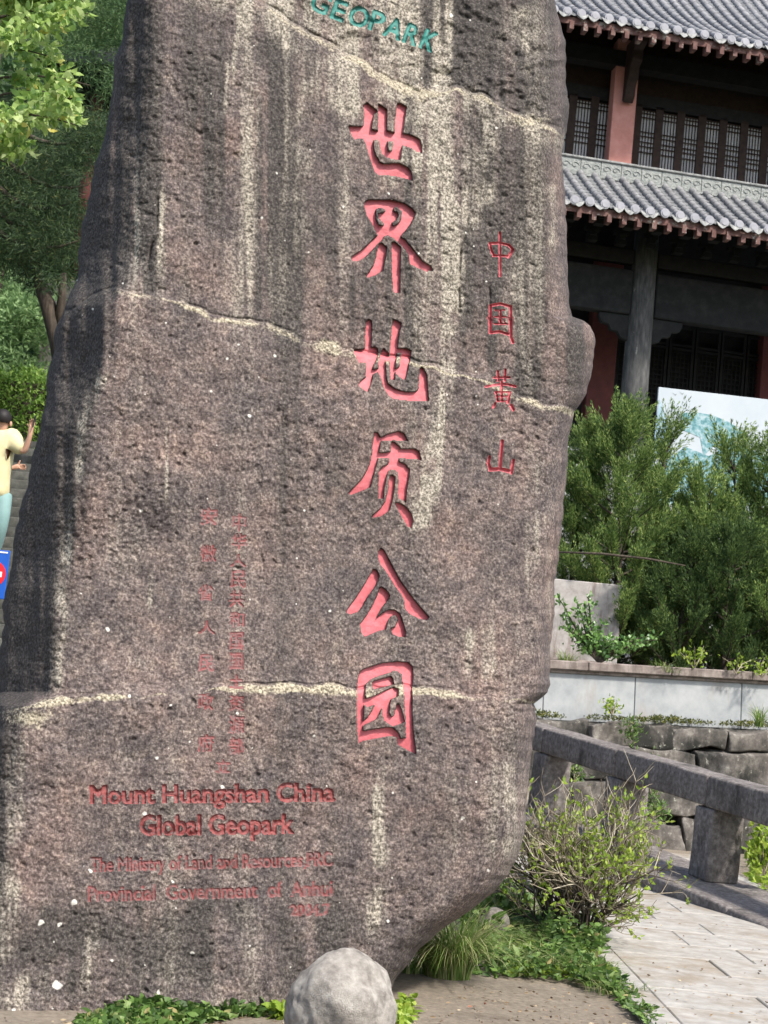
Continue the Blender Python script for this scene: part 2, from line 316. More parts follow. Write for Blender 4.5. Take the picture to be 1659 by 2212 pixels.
# ================================================================== THE INSCRIBED ROCK
def interp(pts, x):
    p = np.array(pts, float); return np.interp(x, p[:, 0], p[:, 1])
LEFT = [(-340, 520), (-315, 420), (-260, 330), (-150, 290), (0, 270), (80, 262), (130, 248), (190, 241), (260, 228), (330, 212), (380, 204), (480, 180), (540, 172), (600, 165), (650, 148), (700, 125), (780, 110), (860, 99), (930, 85), (1010, 62), (1080, 46), (1180, 28), (1260, 15), (1320, 6), (1500, -3), (1560, -14), (1700, -30), (2000, -60), (2260, -90)]
RIGHT = [(-340, 800), (-315, 960), (-260, 1080), (-150, 1160), (0, 1200), (50, 1212), (130, 1222), (200, 1225), (245, 1228), (285, 1222), (320, 1215), (360, 1214), (420, 1221), (500, 1223), (560, 1228), (600, 1226), (660, 1231), (684, 1233), (692, 1256), (704, 1273), (720, 1282), (750, 1288), (790, 1285), (820, 1276), (850, 1265), (872, 1252), (890, 1240), (930, 1232), (1040, 1223), (1140, 1212), (1210, 1205), (1260, 1200), (1330, 1195), (1380, 1190), (1450, 1188), (1478, 1192), (1495, 1186), (1510, 1166), (1520, 1154), (1530, 1160), (1600, 1151), (1700, 1141), (1790, 1132), (1850, 1119), (1890, 1100), (1930, 1064), (1970, 1012), (2000, 968), (2050, 905), (2120, 850), (2260, 800)]
RIDGE = [(-340, 520), (-315, 440), (-260, 360), (-150, 325), (0, 318), (40, 325), (100, 330), (240, 308), (400, 296), (560, 288), (612, 268), (660, 238), (740, 230), (820, 212), (920, 176), (1050, 162), (1150, 150), (1270, 126), (1400, 118), (1495, 112), (1525, 50), (1600, 26), (1800, 10), (2000, -12), (2260, -40)]
CR1 = [(200, -110), (555, 0), (620, 40), (700, 90), (760, 122), (800, 150), (850, 180), (905, 205), (930, 200), (985, 192), (1040, 203), (1090, 232), (1140, 250), (1190, 273), (1240, 300)]
CR2 = [(100, 690), (255, 622), (300, 632), (345, 635), (400, 660), (450, 680), (520, 690), (580, 700), (650, 730), (720, 748), (760, 752), (830, 768), (880, 775), (930, 790), (980, 805), (1040, 815), (1090, 840), (1150, 862), (1190, 875), (1300, 905)]
CR3 = [(-100, 1545), (30, 1520), (100, 1511), (180, 1501), (260, 1499), (330, 1490), (400, 1483), (480, 1479), (560, 1478), (640, 1480), (720, 1482), (780, 1488), (870, 1488), (950, 1495), (1040, 1500), (1080, 1506), (1120, 1502), (1200, 1512)]
NC, NR = 690, 1330
def warp(n, lo, hi, dens):
    t = np.linspace(lo, hi, 4000); c = np.concatenate([[0], np.cumsum(np.interp(t, *zip(*dens)))[:-1]]); c = c / c[-1]; return np.interp(np.linspace(0, 1, n), c, t)
ys = warp(NR, -340, 2255, [(-340, .6), (-60, .7), (0, 1), (1080, 1), (1100, 1.35), (1985, 1.35), (2000, .95), (2255, .8)])
Lx, Rx = interp(LEFT, ys), interp(RIGHT, ys)
rngj = np.random.default_rng(3)
def smooth1(n, s):
    k = np.exp(-.5 * (np.arange(-4 * s, 4 * s + 1) / s) ** 2); k /= k.sum()
    a = np.convolve(rngj.standard_normal(n + 8 * s), k, 'valid'); return a / a.std()
Lx = Lx + smooth1(NR, 5) * 1.6 + smooth1(NR, 14) * 2.2; Rx = Rx + smooth1(NR, 4) * 1.1 + smooth1(NR, 12) * 1.4
U = warp(NC, 0, 1, [(0, .85), (.13, .9), (.15, 1.25), (.33, 1.25), (.345, 1.9), (.44, 1.9), (.455, 1.25), (.62, 1.25), (.80, 1.2), (.86, 1), (.93, 1), (1, .9)])
PX = Lx[:, None] + (Rx - Lx)[:, None] * U[None, :]
PY = np.repeat(ys[:, None], NC, 1)
GH, GW = 1320, 730                                     # noise sheet, 2 px per cell, sampled at every vertex
_gx = np.clip((PX + 120) / 2, 0, GW - 1.001); _gy = np.clip((PY + 360) / 2, 0, GH - 1.001)
_ix, _iy = _gx.astype(int), _gy.astype(int); _tx, _ty = _gx - _ix, _gy - _iy
def fnoise(lx, ly, seed):
    """gaussian-filtered noise, feature size in 2 px cells, unit std"""
    r = np.random.default_rng(seed).standard_normal((GH, GW))
    ky = np.fft.fftfreq(GH)[:, None]; kx = np.fft.rfftfreq(GW)[None, :]
    a = np.fft.irfft2(np.fft.rfft2(r) * np.exp(-2 * (math.pi ** 2) * ((kx * lx) ** 2 + (ky * ly) ** 2)), (GH, GW)); a /= a.std()
    return (a[_iy, _ix] * (1 - _tx) + a[_iy, _ix + 1] * _tx) * (1 - _ty) + (a[_iy + 1, _ix] * (1 - _tx) + a[_iy + 1, _ix + 1] * _tx) * _ty
NB, NM, NS, NF, NX = fnoise(60, 60, 1), fnoise(16, 16, 2), fnoise(5, 4, 3), fnoise(2.2, 1.8, 4), fnoise(1.1, .9, 5)
STR = fnoise(7, 90, 6); STR2 = fnoise(3, 60, 7); NM2 = fnoise(22, 22, 8); NS2 = fnoise(7, 6, 9)

# ---- glyph outlines (in photo-frame pixels)
K = PW / 1920.0
def T(ox, oy, s, loops): return [np.array([((ox + x / s) * K, (oy + y / s) * K) for x, y in lp]) for lp in loops]
G = {}   # character -> list of sub-shapes, each a list of loops (even-odd)
o = (860, 250, 7.9)
G['世'] = [T(*o, [[(375, 110), (450, 50), (660, 220), (580, 310), (560, 420), (540, 580), (670, 610), (680, 90), (700, 90), (850, 190), (840, 600), (1000, 650), (1010, 420), (1050, 70), (1110, 60), (1240, 140), (1220, 230), (1160, 660), (1280, 680), (1420, 730), (1500, 790), (1530, 890), (1540, 1050), (1440, 1030), (1330, 960), (1150, 900), (1130, 1060), (1110, 1190), (960, 1170), (820, 1130), (740, 1060), (710, 940), (690, 800), (640, 790), (580, 800), (585, 960), (620, 1080), (700, 1220), (780, 1260), (1100, 1250), (1260, 1330), (1330, 1430), (1350, 1590), (1280, 1580), (1050, 1520), (850, 1490), (680, 1490), (600, 1420), (550, 1270), (480, 1060), (430, 880), (370, 760), (290, 770), (200, 780), (140, 700), (90, 540), (100, 510), (370, 530), (390, 480), (400, 250)], [(850, 815), (975, 820), (960, 980), (900, 1020), (860, 980)]])]
o = (860, 490, 6.9125)
G['界'] = [T(*o, [[(360, 100), (420, 65), (830, 70), (1050, 130), (1180, 220), (1235, 300), (1190, 420), (1100, 560), (970, 710), (1040, 740), (1180, 910), (1350, 1120), (1500, 1210), (1530, 1290), (1420, 1310), (1300, 1260), (1130, 1180), (1120, 1040), (1060, 930), (960, 830), (860, 740), (760, 685), (690, 710), (650, 780), (590, 830), (500, 930), (350, 1080), (230, 1140), (140, 1120), (120, 1060), (230, 980), (350, 900), (480, 770), (580, 680), (500, 520), (390, 340), (350, 180)], [(545, 240), (640, 205), (720, 250), (690, 290), (590, 300), (600, 390), (650, 440), (690, 480), (670, 520), (600, 500), (550, 400)], [(850, 210), (920, 195), (1000, 270), (990, 390), (940, 480), (850, 520), (830, 470), (900, 420), (940, 340), (920, 280), (860, 260)]]),
    T(*o, [[(600, 830), (650, 815), (740, 890), (720, 1050), (690, 1180), (670, 1290), (560, 1370), (400, 1420), (390, 1370), (500, 1220), (550, 1060), (580, 900)]]),
    T(*o, [[(825, 800), (880, 800), (985, 890), (970, 1200), (965, 1670), (900, 1690), (850, 1660), (830, 1400), (820, 1000)]])]
o = (870, 790, 7.541)
G['地'] = [T(*o, [[(335, 110), (385, 60), (440, 85), (450, 160), (430, 600), (500, 575), (560, 620), (560, 740), (520, 860), (470, 950), (470, 1090), (450, 1230), (380, 1420), (330, 1420), (200, 1320), (220, 1250), (330, 1150), (340, 900), (270, 870), (210, 900), (100, 690), (110, 640), (320, 620), (320, 300)]]),
    T(*o, [[(640, 650), (670, 610), (760, 700), (790, 800), (760, 860), (700, 850), (710, 950), (720, 1150), (750, 1270), (860, 1360), (1000, 1410), (1180, 1440), (1290, 1420), (1330, 1360), (1350, 1000), (1385, 960), (1430, 1000), (1490, 1130), (1500, 1350), (1525, 1600), (1200, 1610), (850, 1570), (740, 1480), (660, 1330), (610, 1150), (560, 1070), (470, 1100), (470, 1010), (570, 990), (580, 800)]]),
    T(*o, [[(840, 100), (860, 60), (1010, 140), (960, 330), (930, 600), (910, 760), (890, 980), (880, 1210), (800, 1200), (780, 900), (790, 640), (810, 400), (820, 200)]]),
    T(*o, [[(880, 610), (1100, 610), (1190, 660), (1170, 800), (1120, 1060), (1080, 1200), (1030, 1200), (900, 1090), (870, 1000), (970, 960), (1000, 700), (880, 690)]])]
o = (860, 1070, 7.9)
G['质'] = [T(*o, [[(600, 80), (660, 90), (720, 190), (900, 110), (1080, 60), (1180, 110), (1270, 260), (1000, 245), (740, 250), (720, 290), (700, 420), (690, 460), (670, 600), (620, 800), (570, 960), (520, 1170), (380, 1240), (130, 1330), (80, 1290), (200, 1170), (350, 1000), (430, 880), (510, 700), (550, 500), (570, 280), (590, 140)]]),
    T(*o, [[(640, 500), (920, 470), (1080, 420), (1380, 410), (1480, 460), (1530, 640), (1450, 625), (1100, 600), (880, 600), (640, 600)]]),
    T(*o, [[(930, 260), (1000, 290), (1110, 380), (1080, 480), (1090, 600), (1080, 660), (1200, 710), (1300, 830), (1280, 980), (1240, 1200), (1220, 1470), (1080, 1390), (1060, 1300), (1080, 1050), (1060, 900), (1000, 820), (930, 820), (870, 870), (830, 980), (790, 1200), (780, 1400), (680, 1390), (680, 1100), (690, 860), (740, 780), (880, 700), (890, 600), (920, 480)]]),
    T(*o, [[(900, 940), (950, 930), (1010, 980), (990, 1200), (960, 1400), (900, 1620), (760, 1740), (570, 1780), (560, 1730), (720, 1590), (820, 1430), (870, 1250), (890, 1050)]]),
    T(*o, [[(1010, 1470), (1060, 1470), (1200, 1540), (1330, 1690), (1370, 1850), (1330, 1980), (1250, 1950), (1150, 1780), (1020, 1540)]])]
o = (850, 1360, 6.9125)
G['公'] = [T(*o, [[(570, 430), (640, 460), (680, 560), (620, 720), (440, 970), (390, 1080), (300, 1180), (180, 1220), (110, 1190), (130, 1120), (270, 930), (420, 700), (540, 490)]]),
    T(*o, [[(660, 130), (700, 70), (760, 110), (900, 380), (1050, 650), (1180, 830), (1350, 1050), (1540, 1270), (1500, 1320), (1350, 1290), (1200, 1210), (1120, 1120), (1110, 980), (1060, 880), (940, 720), (830, 540), (760, 430), (690, 360), (660, 250)]]),
    T(*o, [[(680, 760), (720, 740), (800, 800), (860, 890), (840, 950), (720, 1110), (620, 1290), (720, 1200), (830, 1140), (940, 1140), (1030, 1200), (1090, 1370), (1130, 1500), (1130, 1610), (1000, 1600), (910, 1560), (870, 1470), (950, 1430), (1000, 1310), (960, 1230), (880, 1250), (820, 1340), (790, 1480), (650, 1510), (430, 1610), (370, 1540), (340, 1380), (440, 1260), (560, 1060), (650, 860)]])]
o = (880, 1640, 8.506)
G['园'] = [T(*o, [[(170, 330), (240, 280), (640, 150), (960, 120), (1180, 130), (1290, 230), (1300, 420), (1270, 700), (1280, 1200), (1300, 1600), (1360, 2090), (1200, 2020), (960, 1880), (950, 1730), (820, 1700), (600, 1740), (230, 1810), (140, 1870), (110, 1600), (100, 1300), (100, 800), (120, 480)], [(280, 610), (400, 500), (560, 430), (830, 350), (880, 310), (970, 330), (1060, 400), (1090, 700), (1120, 1100), (1140, 1420), (1140, 1740), (1030, 1760), (1000, 1650), (860, 1520), (700, 1520), (450, 1560), (230, 1600), (240, 1380), (250, 1050), (280, 900)]]),
    T(*o, [[(430, 560), (480, 530), (830, 430), (870, 480), (890, 600), (700, 660), (450, 710), (430, 640)]]),
    T(*o, [[(220, 930), (450, 860), (650, 760), (880, 660), (990, 700), (980, 850), (830, 920), (800, 1020), (790, 1220), (850, 1300), (900, 1250), (940, 1050), (980, 1010), (1040, 1100), (1090, 1290), (1120, 1400), (1020, 1450), (870, 1500), (740, 1420), (680, 1380), (650, 1240), (640, 1090), (590, 1220), (510, 1350), (210, 1500), (210, 1400), (330, 1300), (430, 1150), (480, 1040), (330, 1090), (220, 1020)]])]
S = {}   # character -> strokes (polyline, half width)
def TS(ox, oy, s, st): return [(np.array([((ox + x / s) * K, (oy + y / s) * K) for x, y in pl]), wd / s * K) for pl, wd in st]
o = (1190, 570, 7.375)
S['中'] = TS(*o, [([(440, 90), (440, 300), (445, 880)], 25), ([(250, 285), (440, 275), (600, 315), (680, 390)], 24), ([(250, 290), (290, 430), (330, 510)], 25), ([(680, 400), (640, 470), (590, 530)], 32), ([(320, 512), (450, 510), (590, 520)], 22)])
S['国'] = TS(*o, [([(270, 1430), (450, 1395), (640, 1450)], 27), ([(265, 1440), (265, 1600), (260, 1930)], 30), ([(640, 1450), (640, 1700), (645, 2010), (680, 2110)], 30), ([(260, 1930), (440, 1910), (600, 1960)], 27), ([(350, 1520), (540, 1510)], 15), ([(340, 1640), (560, 1640)], 17), ([(330, 1770), (570, 1770)], 17), ([(450, 1520), (450, 1770)], 22), ([(500, 1690), (540, 1760)], 15)])
o = (1190, 900, 7.375)
S['黄'] = TS(*o, [([(400, 205), (410, 380)], 24), ([(540, 175), (530, 380)], 24), ([(330, 325), (620, 320)], 22), ([(180, 490), (400, 455), (480, 445), (600, 455), (730, 490)], 23), ([(470, 400), (475, 760)], 23), ([(350, 590), (640, 590)], 18), ([(370, 600), (400, 760)], 20), ([(620, 600), (590, 790)], 27), ([(390, 670), (600, 670)], 15), ([(400, 760), (600, 760)], 15), ([(350, 800), (320, 870)], 24), ([(640, 830), (690, 920)], 26)])
S['山'] = TS(*o, [([(485, 1490), (460, 1750), (445, 2000)], 32), ([(250, 1790), (225, 1900), (260, 2010)], 30), ([(690, 1850), (670, 1950), (650, 2080)], 32), ([(260, 2020), (450, 2010), (650, 2060)], 36)])

def font_edges(text):
    cu = bpy.data.curves.new('t', 'FONT'); cu.body = text; cu.resolution_u = 3
    ob = bpy.data.objects.new('t', cu); COL.objects.link(ob)
    dg = bpy.context.evaluated_depsgraph_get(); dg.update()
    me = bpy.data.meshes.new_from_object(ob.evaluated_get(dg))
    cnt = {}
    for p in me.polygons:
        for ek in p.edge_keys: cnt[ek] = cnt.get(ek, 0) + 1
    co = np.array([v.co[:2] for v in me.vertices])
    E = np.array([(co[a], co[b]) for (a, b), c in cnt.items() if c == 1])
    bpy.data.objects.remove(ob); bpy.data.curves.remove(cu); bpy.data.meshes.remove(me)
    return E
def loops_edges(loops): return np.concatenate([np.stack([lp, np.roll(lp, -1, 0)], 1) for lp in loops])
def edge_dist(P, E):
    a = E[:, 0]; d = E[:, 1] - a; L2 = (d ** 2).sum(1) + 1e-12
    best = np.full(len(P), 1e9); near = np.zeros_like(P)
    for i in range(len(E)):
        t = np.clip(((P - a[i]) @ d[i]) / L2[i], 0, 1); q = a[i] + t[:, None] * d[i]; dd = ((P - q) ** 2).sum(1)
        m = dd < best; best[m] = dd[m]; near[m] = q[m]
    return np.sqrt(best), near
def inside(P, E):
    c = np.zeros(len(P), bool); x, y = P[:, 0], P[:, 1]
    for (ax, ay), (bx, by) in E:
        if ay == by: continue
        m = ((ay > y) != (by > y)) & (x < (bx - ax) * (y - ay) / (by - ay) + ax); c ^= m
    return c
def sdf_edges(P, E):
    d, near = edge_dist(P, E); s = np.where(inside(P, E), -d, d); return s, near
CARVE = []     # (index of glyph, mask inside) recorded on the grid
GID = np.full((NR, NC), -1, np.int32)      # glyph per vertex (strictly inside)
DEPTH = np.zeros((NR, NC))                 # carve depth
FLATTEN = np.zeros((NR, NC))
glyphs = []
def carve(name, sdf_fn, bbox, depth, mat, label, snap=True, fat=0.0, slope=0.0):
    x0, y0, x1, y1 = bbox
    r0 = np.searchsorted(ys, y0 - 8); r1 = np.searchsorted(ys, y1 + 8)
    sub = (PX[r0:r1] > x0 - 8) & (PX[r0:r1] < x1 + 8)
    ii, jj = np.nonzero(sub); ii = ii + r0
    if len(ii) == 0: return
    P = np.stack([PX[ii, jj], PY[ii, jj]], 1)
    s, near = sdf_fn(P)
    if snap and fat > 0:                  # push the outline outwards by fat
        out_ = np.sign(s)[:, None] * (P - near) / np.maximum(np.abs(s), 1e-6)[:, None]; near = near + out_ * fat
    s = s - fat
    if snap:
        m = np.abs(s) < 1.05
        PX[ii[m], jj[m]] = near[m, 0]; PY[ii[m], jj[m]] = near[m, 1]; s = np.where(m, 0.0, s)
    ins = s < -1e-6
    gi = len(glyphs); glyphs.append((name, mat, label, depth))
    GID[ii[ins], jj[ins]] = gi
    dep = depth if slope == 0 else np.minimum(depth, -s[ins] * slope)
    DEPTH[ii[ins], jj[ins]] = dep
    FLATTEN[ii, jj] = np.maximum(FLATTEN[ii, jj], np.clip(1 - s / 5.0, 0, 1))
def shape_sdf(shapes):
    Es = [loops_edges(lp) for lp in shapes]
    def f(P):
        S_, N_ = sdf_edges(P, Es[0])
        for E in Es[1:]:
            s2, n2 = sdf_edges(P, E); m = s2 < S_
            S_ = np.where(m, s2, S_); N_ = np.where(m[:, None], n2, N_)
        return S_, N_
    allp = np.concatenate([l for lp in shapes for l in lp]); return f, (*allp.min(0), *allp.max(0))
def stroke_sdf(st):
    def f(P):
        S_ = np.full(len(P), 1e9); N_ = P.copy()
        for pl, wd in st:
            E = np.stack([pl[:-1], pl[1:]], 1); d, near = edge_dist(P, E)
            dirn = (P - near) / np.maximum(d, 1e-9)[:, None]; s2 = d - wd; m = s2 < S_
            S_ = np.where(m, s2, S_); N_ = np.where(m[:, None], near + dirn * wd, N_)
        return S_, N_
    allp = np.concatenate([pl for pl, _ in st]); wd = max(x for _, x in st); return f, (*(allp.min(0) - wd), *(allp.max(0) + wd))
def edge_sdf(E):
    a = E.reshape(-1, 2); return (lambda P: sdf_edges(P, E)), (*a.min(0), *a.max(0))
ORD = ['top', 'second', 'third', 'fourth', 'fifth', 'bottom']
for i, ch in enumerate('世界地质公园'):
    f, bb = shape_sdf(G[ch]); carve('carved_character', f, bb, .027, M['red'], 'large carved red character, %s of the six down the rock' % ORD[i], fat=1.3)
for i, ch in enumerate('中国黄山'):
    f, bb = stroke_sdf(S[ch]); carve('carved_character', f, bb, .018, M['red'], 'medium carved red character, %s of the four in the right column' % ['top', 'second', 'third', 'bottom'][i])
def place(E, cx, cy, wd, ht, rot=0.0, tilt=0.0):
    a = E.reshape(-1, 2); lo, hi = a.min(0), a.max(0); c = (lo + hi) / 2; sz = np.maximum(hi - lo, 1e-6)
    q = (E - c) / sz * np.array([wd, -ht]); cr, sr = math.cos(rot), math.sin(rot)
    return np.stack([q[..., 0] * cr - q[..., 1] * sr + cx, q[..., 0] * sr + q[..., 1] * cr + cy], -1)
small = [('安', 452, 1115, 34, 36), ('徽', 450, 1195, 33, 34), ('省', 445, 1280, 30, 34), ('人', 447, 1355, 34, 27), ('民', 446, 1432, 32, 35), ('政', 444, 1515, 33, 34), ('府', 445, 1605, 33, 36)]
small += [('中', 517, 1128, 28, 38), ('华', 517, 1169, 31, 33), ('人', 515, 1211, 34, 26), ('民', 515, 1251, 31, 36), ('共', 512, 1293, 32, 36), ('和', 512, 1338, 31, 31), ('国', 511, 1384, 28, 36), ('国', 511, 1428, 28, 34), ('土', 511, 1472, 28, 28), ('资', 511, 1518, 30, 33), ('源', 511, 1565, 32, 38), ('部', 511, 1611, 31, 36), ('立', 482, 1655, 30, 27)]
for n_, (ch, cx, cy, wd, ht) in enumerate(small):
    f, bb = edge_sdf(place(font_edges(ch), cx, cy, wd, ht, R(2)))
    carve('carved_character', f, bb, .0045, M['smallred'], None, snap=False, fat=.75)
for txt, x0, x1, ya, yb, fat, dep in [('Mount Huangshan China', 196, 722, 1694, 1745, 1.7, .010), ('Global Geopark', 304, 633, 1760, 1815, 1.8, .010), ('The Ministry of Land and Resources,PRC', 196, 718, 1846, 1886, .65, .005), ('Provincial  Government  of  Anhui', 191, 718, 1908, 1941, .65, .005), ('2004.7', 627, 712, 1953, 1978, .65, .005)]:
    E = font_edges(txt); rot = -R(.6) if ya < 1820 else -R(1.4)
    Ep = place(E, (x0 + x1) / 2, (ya + yb) / 2, x1 - x0, yb - ya, rot)
    f, bb = edge_sdf(Ep)
    carve('carved_line', f, bb, dep, M['dullred'] if fat > 1 else M['smallred'], 'carved red lettering line', snap=False, fat=fat)
for ch, cx, cy, rot in [('G', 693, 6, 24), ('E', 733, 22, 20), ('O', 776, 36, 19), ('P', 815, 46, 18), ('A', 852, 61, 20), ('R', 890, 74, 20), ('K', 927, 87, 24)]:
    f, bb = edge_sdf(place(font_edges(ch), cx, cy, {'O': 41, 'G': 39, 'A': 37}.get(ch, 28), 41, R(rot)))
    carve('carved_letter', f, bb, .008, M['teal'], None, snap=False, fat=1.2)

# ---- depth of the face along every view ray, then stains
wob = NS2 * 3.0 + NM * 2.0
def below(cr): return PY - np.interp(PX, [p[0] for p in cr], [p[1] for p in cr]) + wob
d1, d2, d3 = below(CR1), below(CR2), below(CR3)
sg = lambda d, s: 1 / (1 + np.exp(-np.clip(d / s, -40, 40)))
zz = (1480 - PY) / FPX * 7.6
Dp = 7.22 + 1.0 * PX / 1150 + .05 * np.clip(zz, -.2, 9)
Dp += .055 * (1 - sg(d1, 4)) * sg(PX - 500, 20) - .022 * sg(d2, 3.5) - .032 * sg(d3, 6)
Dp += .013 * np.exp(-((d2 + 3) / 3.0) ** 2) * np.clip(.75 + .4 * NM, .25, 1.6) + .012 * np.exp(-((d3 + 4) / 3.0) ** 2) * np.clip(.7 + .4 * NM2, .2, 1.6) + .018 * np.exp(-((d1 + 3) / 4) ** 2)
for cx_, ya_, yb_, am_ in ((338, 380, 640, .022), (1004, 455, 800, .012), (1062, 610, 690, .014), (565, 1180, 1240, .008)):
    Dp += am_ * np.exp(-((PX - cx_ + 6 * np.sin(PY / 41) + NM * 3 + .05 * (PY - ya_)) / 2.6) ** 2) * np.clip((PY - ya_) / 30, 0, 1) * np.clip((yb_ - PY) / 40, 0, 1) * np.clip(.8 + .6 * NS2, 0, 1.6)
# vertical step right of the green letters
Dp += .02 * sg(PX - 915 + wob, 3) * (1 - sg(d1, 4)) - .03 * sg(PX - 1003 + wob, 12) * (1 - sg(d1, 4))
ridge = np.interp(PY, [p[0] for p in RIDGE], [p[1] for p in RIDGE]) + NM * 1.5 + NS2 * 1.0
e = ridge - PX; soft = np.where(e > 90, e, 15 * np.log1p(np.exp(np.clip(e / 15, -30, 8))))
Dp += soft * 2.1 * 7.3 / FPX
eL = (PX - Lx[:, None]); eR = (Rx[:, None] - PX)
rnd = lambda e_, w_, r_: r_ * (1 - np.sqrt(np.clip(1 - (1 - np.clip(e_ / w_, 0, 1)) ** 2, 0, 1)))
wR = np.interp(PY[:, :1], [0, 600, 1400, 1800, 2000], [70, 55, 45, 60, 90])
Dp += rnd(eL, 18, .10) + rnd(eR, wR, .38)
tq = np.clip((-PY - 120) / 220, 0, 1); Dp += 1.0 * (1 - np.sqrt(1 - np.clip(tq, 0, .999) ** 2))
# chipped ledge shapes
Dp -= .02 * np.exp(-((PX - 232) / 40) ** 2 - ((PY - 660) / 45) ** 2)
RA = np.clip(.95 + .35 * fnoise(40, 55, 14), .45, 1.3)
rough = .018 * NB + .006 * NM2 + .0028 * NM + RA * (.0016 * NS + .0017 * NF + .0014 * NX)
rough += .003 * np.clip(NS - 1.7, 0, 3) + .006 * np.clip(NF - 1.7, 0, 3)
rough += (1 - sg(d1, 6)) * sg(PX - 560, 20) * (.004 * NS + .003 * NF)
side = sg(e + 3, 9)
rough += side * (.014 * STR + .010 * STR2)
rough_flat = .020 * NB + .007 * NM2 + .0035 * NM + .0006 * NF
fl = np.where(GID >= 0, 1.0, FLATTEN * .35) * (np.where((DEPTH > .005) & (DEPTH < .0125) & (GID >= 0), .35, 1))
Dp += rough * (1 - fl) + rough_flat * fl
Dp += DEPTH
V = atY(PX, PY, Dp)

# stains, and shade painted on the side face ------------------------------------------------------------
light = np.zeros((NR, NC)); dark = np.zeros((NR, NC))
def streak(arr, pts, wd, amt, seedmul=1.0):
    pts = sorted(pts, key=lambda p: p[1]); yy = [p[1] for p in pts]; xx = [p[0] for p in pts]
    cx = np.interp(PY, yy, xx); t0, t1 = yy[0], yy[-1]
    fade = np.clip((PY - t0) / 25, 0, 1) * np.clip((t1 - PY) / 40, 0, 1)
    prof = np.exp(-np.abs((PX - cx + STR2 * 4 + NM * 2) / wd) ** 2.6)
    arr += amt * fade * prof * np.clip(1 + .35 * NS2 + .3 * STR2, 0, 2)
for pts, wd, a in [([(530, -60), (522, 60), (502, 140), (485, 260)], 12, .55), ([(610, -40), (600, 60), (640, 130)], 28, .6), ([(700, 110), (720, 200), (760, 260)], 60, .45), ([(668, 150), (655, 250), (650, 560)], 20, .35),
        ([(850, 180), (880, 280), (900, 430)], 75, .42), ([(990, 400), (985, 540), (976, 690), (966, 820), (945, 1000), (915, 1150)], 19, .85), ([(915, 250), (950, 420), (960, 700)], 34, .34), ([(1035, 300), (1010, 520)], 30, .3), ([(1060, 240), (1055, 480)], 16, .4),
        ([(352, 400), (346, 500), (343, 600)], 9, .8), ([(302, 440), (298, 590)], 9, .6), ([(222, 790), (178, 920), (162, 1060), (148, 1170), (128, 1300), (122, 1505)], 16, .8), ([(262, 900), (255, 1300)], 30, .18),
        ([(365, 900), (355, 1000), (352, 1120)], 9, .45), ([(325, 1220), (318, 1340)], 8, .5), ([(285, 1400), (330, 1470)], 40, .25), ([(818, 1690), (820, 1850), (810, 2050)], 16, .55), ([(838, 1640), (832, 1720)], 20, .25),
        ([(40, 1540), (28, 1700), (20, 1900), (10, 2100)], 22, .6), ([(1165, 950), (1165, 1150), (1150, 1450)], 34, .32), ([(1010, 1340), (1030, 1480)], 60, .3), ([(1100, 1640), (1090, 1860)], 40, .3), ([(1000, 1660), (1010, 1900)], 45, .22), ([(880, 840), (880, 1180)], 40, .12), ([(745, 1300), (740, 1480)], 26, .22),
        ([(205, 1980), (190, 2160)], 14, .5), ([(60, 2090), (30, 2200)], 50, .35), ([(520, 1950), (560, 2100)], 30, .2), ([(1120, 0), (1125, 180)], 28, .5), ([(870, -40), (890, 170)], 34, .45), ([(1190, 380), (1195, 560)], 12, .4), ([(1110, 560), (1100, 800)], 16, .25)]: streak(light, pts, wd, a)
for pts, wd, a in [([(595, 60), (588, 200), (570, 420), (560, 700)], 36, .62), ([(960, -60), (955, 190)], 42, .75), ([(335, 370), (330, 420), (322, 640)], 7, 1.0), ([(690, 380), (700, 640)], 26, .35), ([(775, 560), (760, 760)], 30, .3), ([(720, 930), (725, 1110)], 36, .32), ([(860, 900), (850, 960)], 50, .3),
        ([(1010, 480), (1000, 790)], 14, .5), ([(1130, 760), (1145, 870)], 26, .6), ([(1070, 600), (1060, 800)], 12, .35), ([(380, 1930), (400, 2150)], 170, .5), ([(120, 1950), (130, 2180)], 90, .35), ([(600, 1750), (620, 1900)], 60, .25), ([(1240, 720), (1240, 860)], 40, .3), ([(1100, 1560), (1110, 1680)], 60, .2), ([(660, 1980), (700, 2150)], 80, .35), ([(500, 860), (520, 1120)], 60, .22), ([(430, 100), (440, 300)], 20, .2)]: streak(dark, pts, wd, a)
WB = fnoise(14, 220, 12); WB2 = fnoise(8, 160, 13)
upper = 1 - sg(d2, 30); band = .35 + .65 * upper
light += band * (np.clip(WB - .3, 0, 2) * .30 + np.clip(WB2 - .5, 0, 2) * .22 + np.clip(STR - .9, 0, 2) * .20 + np.clip(STR2 - 1.1, 0, 2) * .14)
light += .55 * (1 - sg(d1, 6)) * sg(PX - 600, 25) * (1 - sg(PX - 912, 3)) + .45 * np.exp(-((d1 - 26) / 26) ** 2) * np.interp(PX, [600, 700, 1000, 1220], [.7, .5, .9, .9])
light += .20 * np.clip((PY - 2060) / 120, 0, 1)
dark += band * (.10 * upper + np.clip(-WB - .1, 0, 2) * .42 + np.clip(-WB2 - .4, 0, 2) * .28 + np.clip(-STR - .6, 0, 2) * .26) + side * (.92 + .12 * STR2)  # side face: dark stain plus painted shade where it turns from the sun
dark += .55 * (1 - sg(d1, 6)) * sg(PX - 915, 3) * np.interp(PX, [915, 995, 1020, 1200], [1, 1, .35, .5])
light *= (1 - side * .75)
thin = fnoise(2.0, 55, 15); thin2 = fnoise(1.3, 30, 16)
light = light * .86 * np.clip(1.15 + .38 * thin + .22 * thin2, .25, 2.2); dark = dark * np.clip(1.2 + .30 * fnoise(2.6, 70, 17), .4, 2)
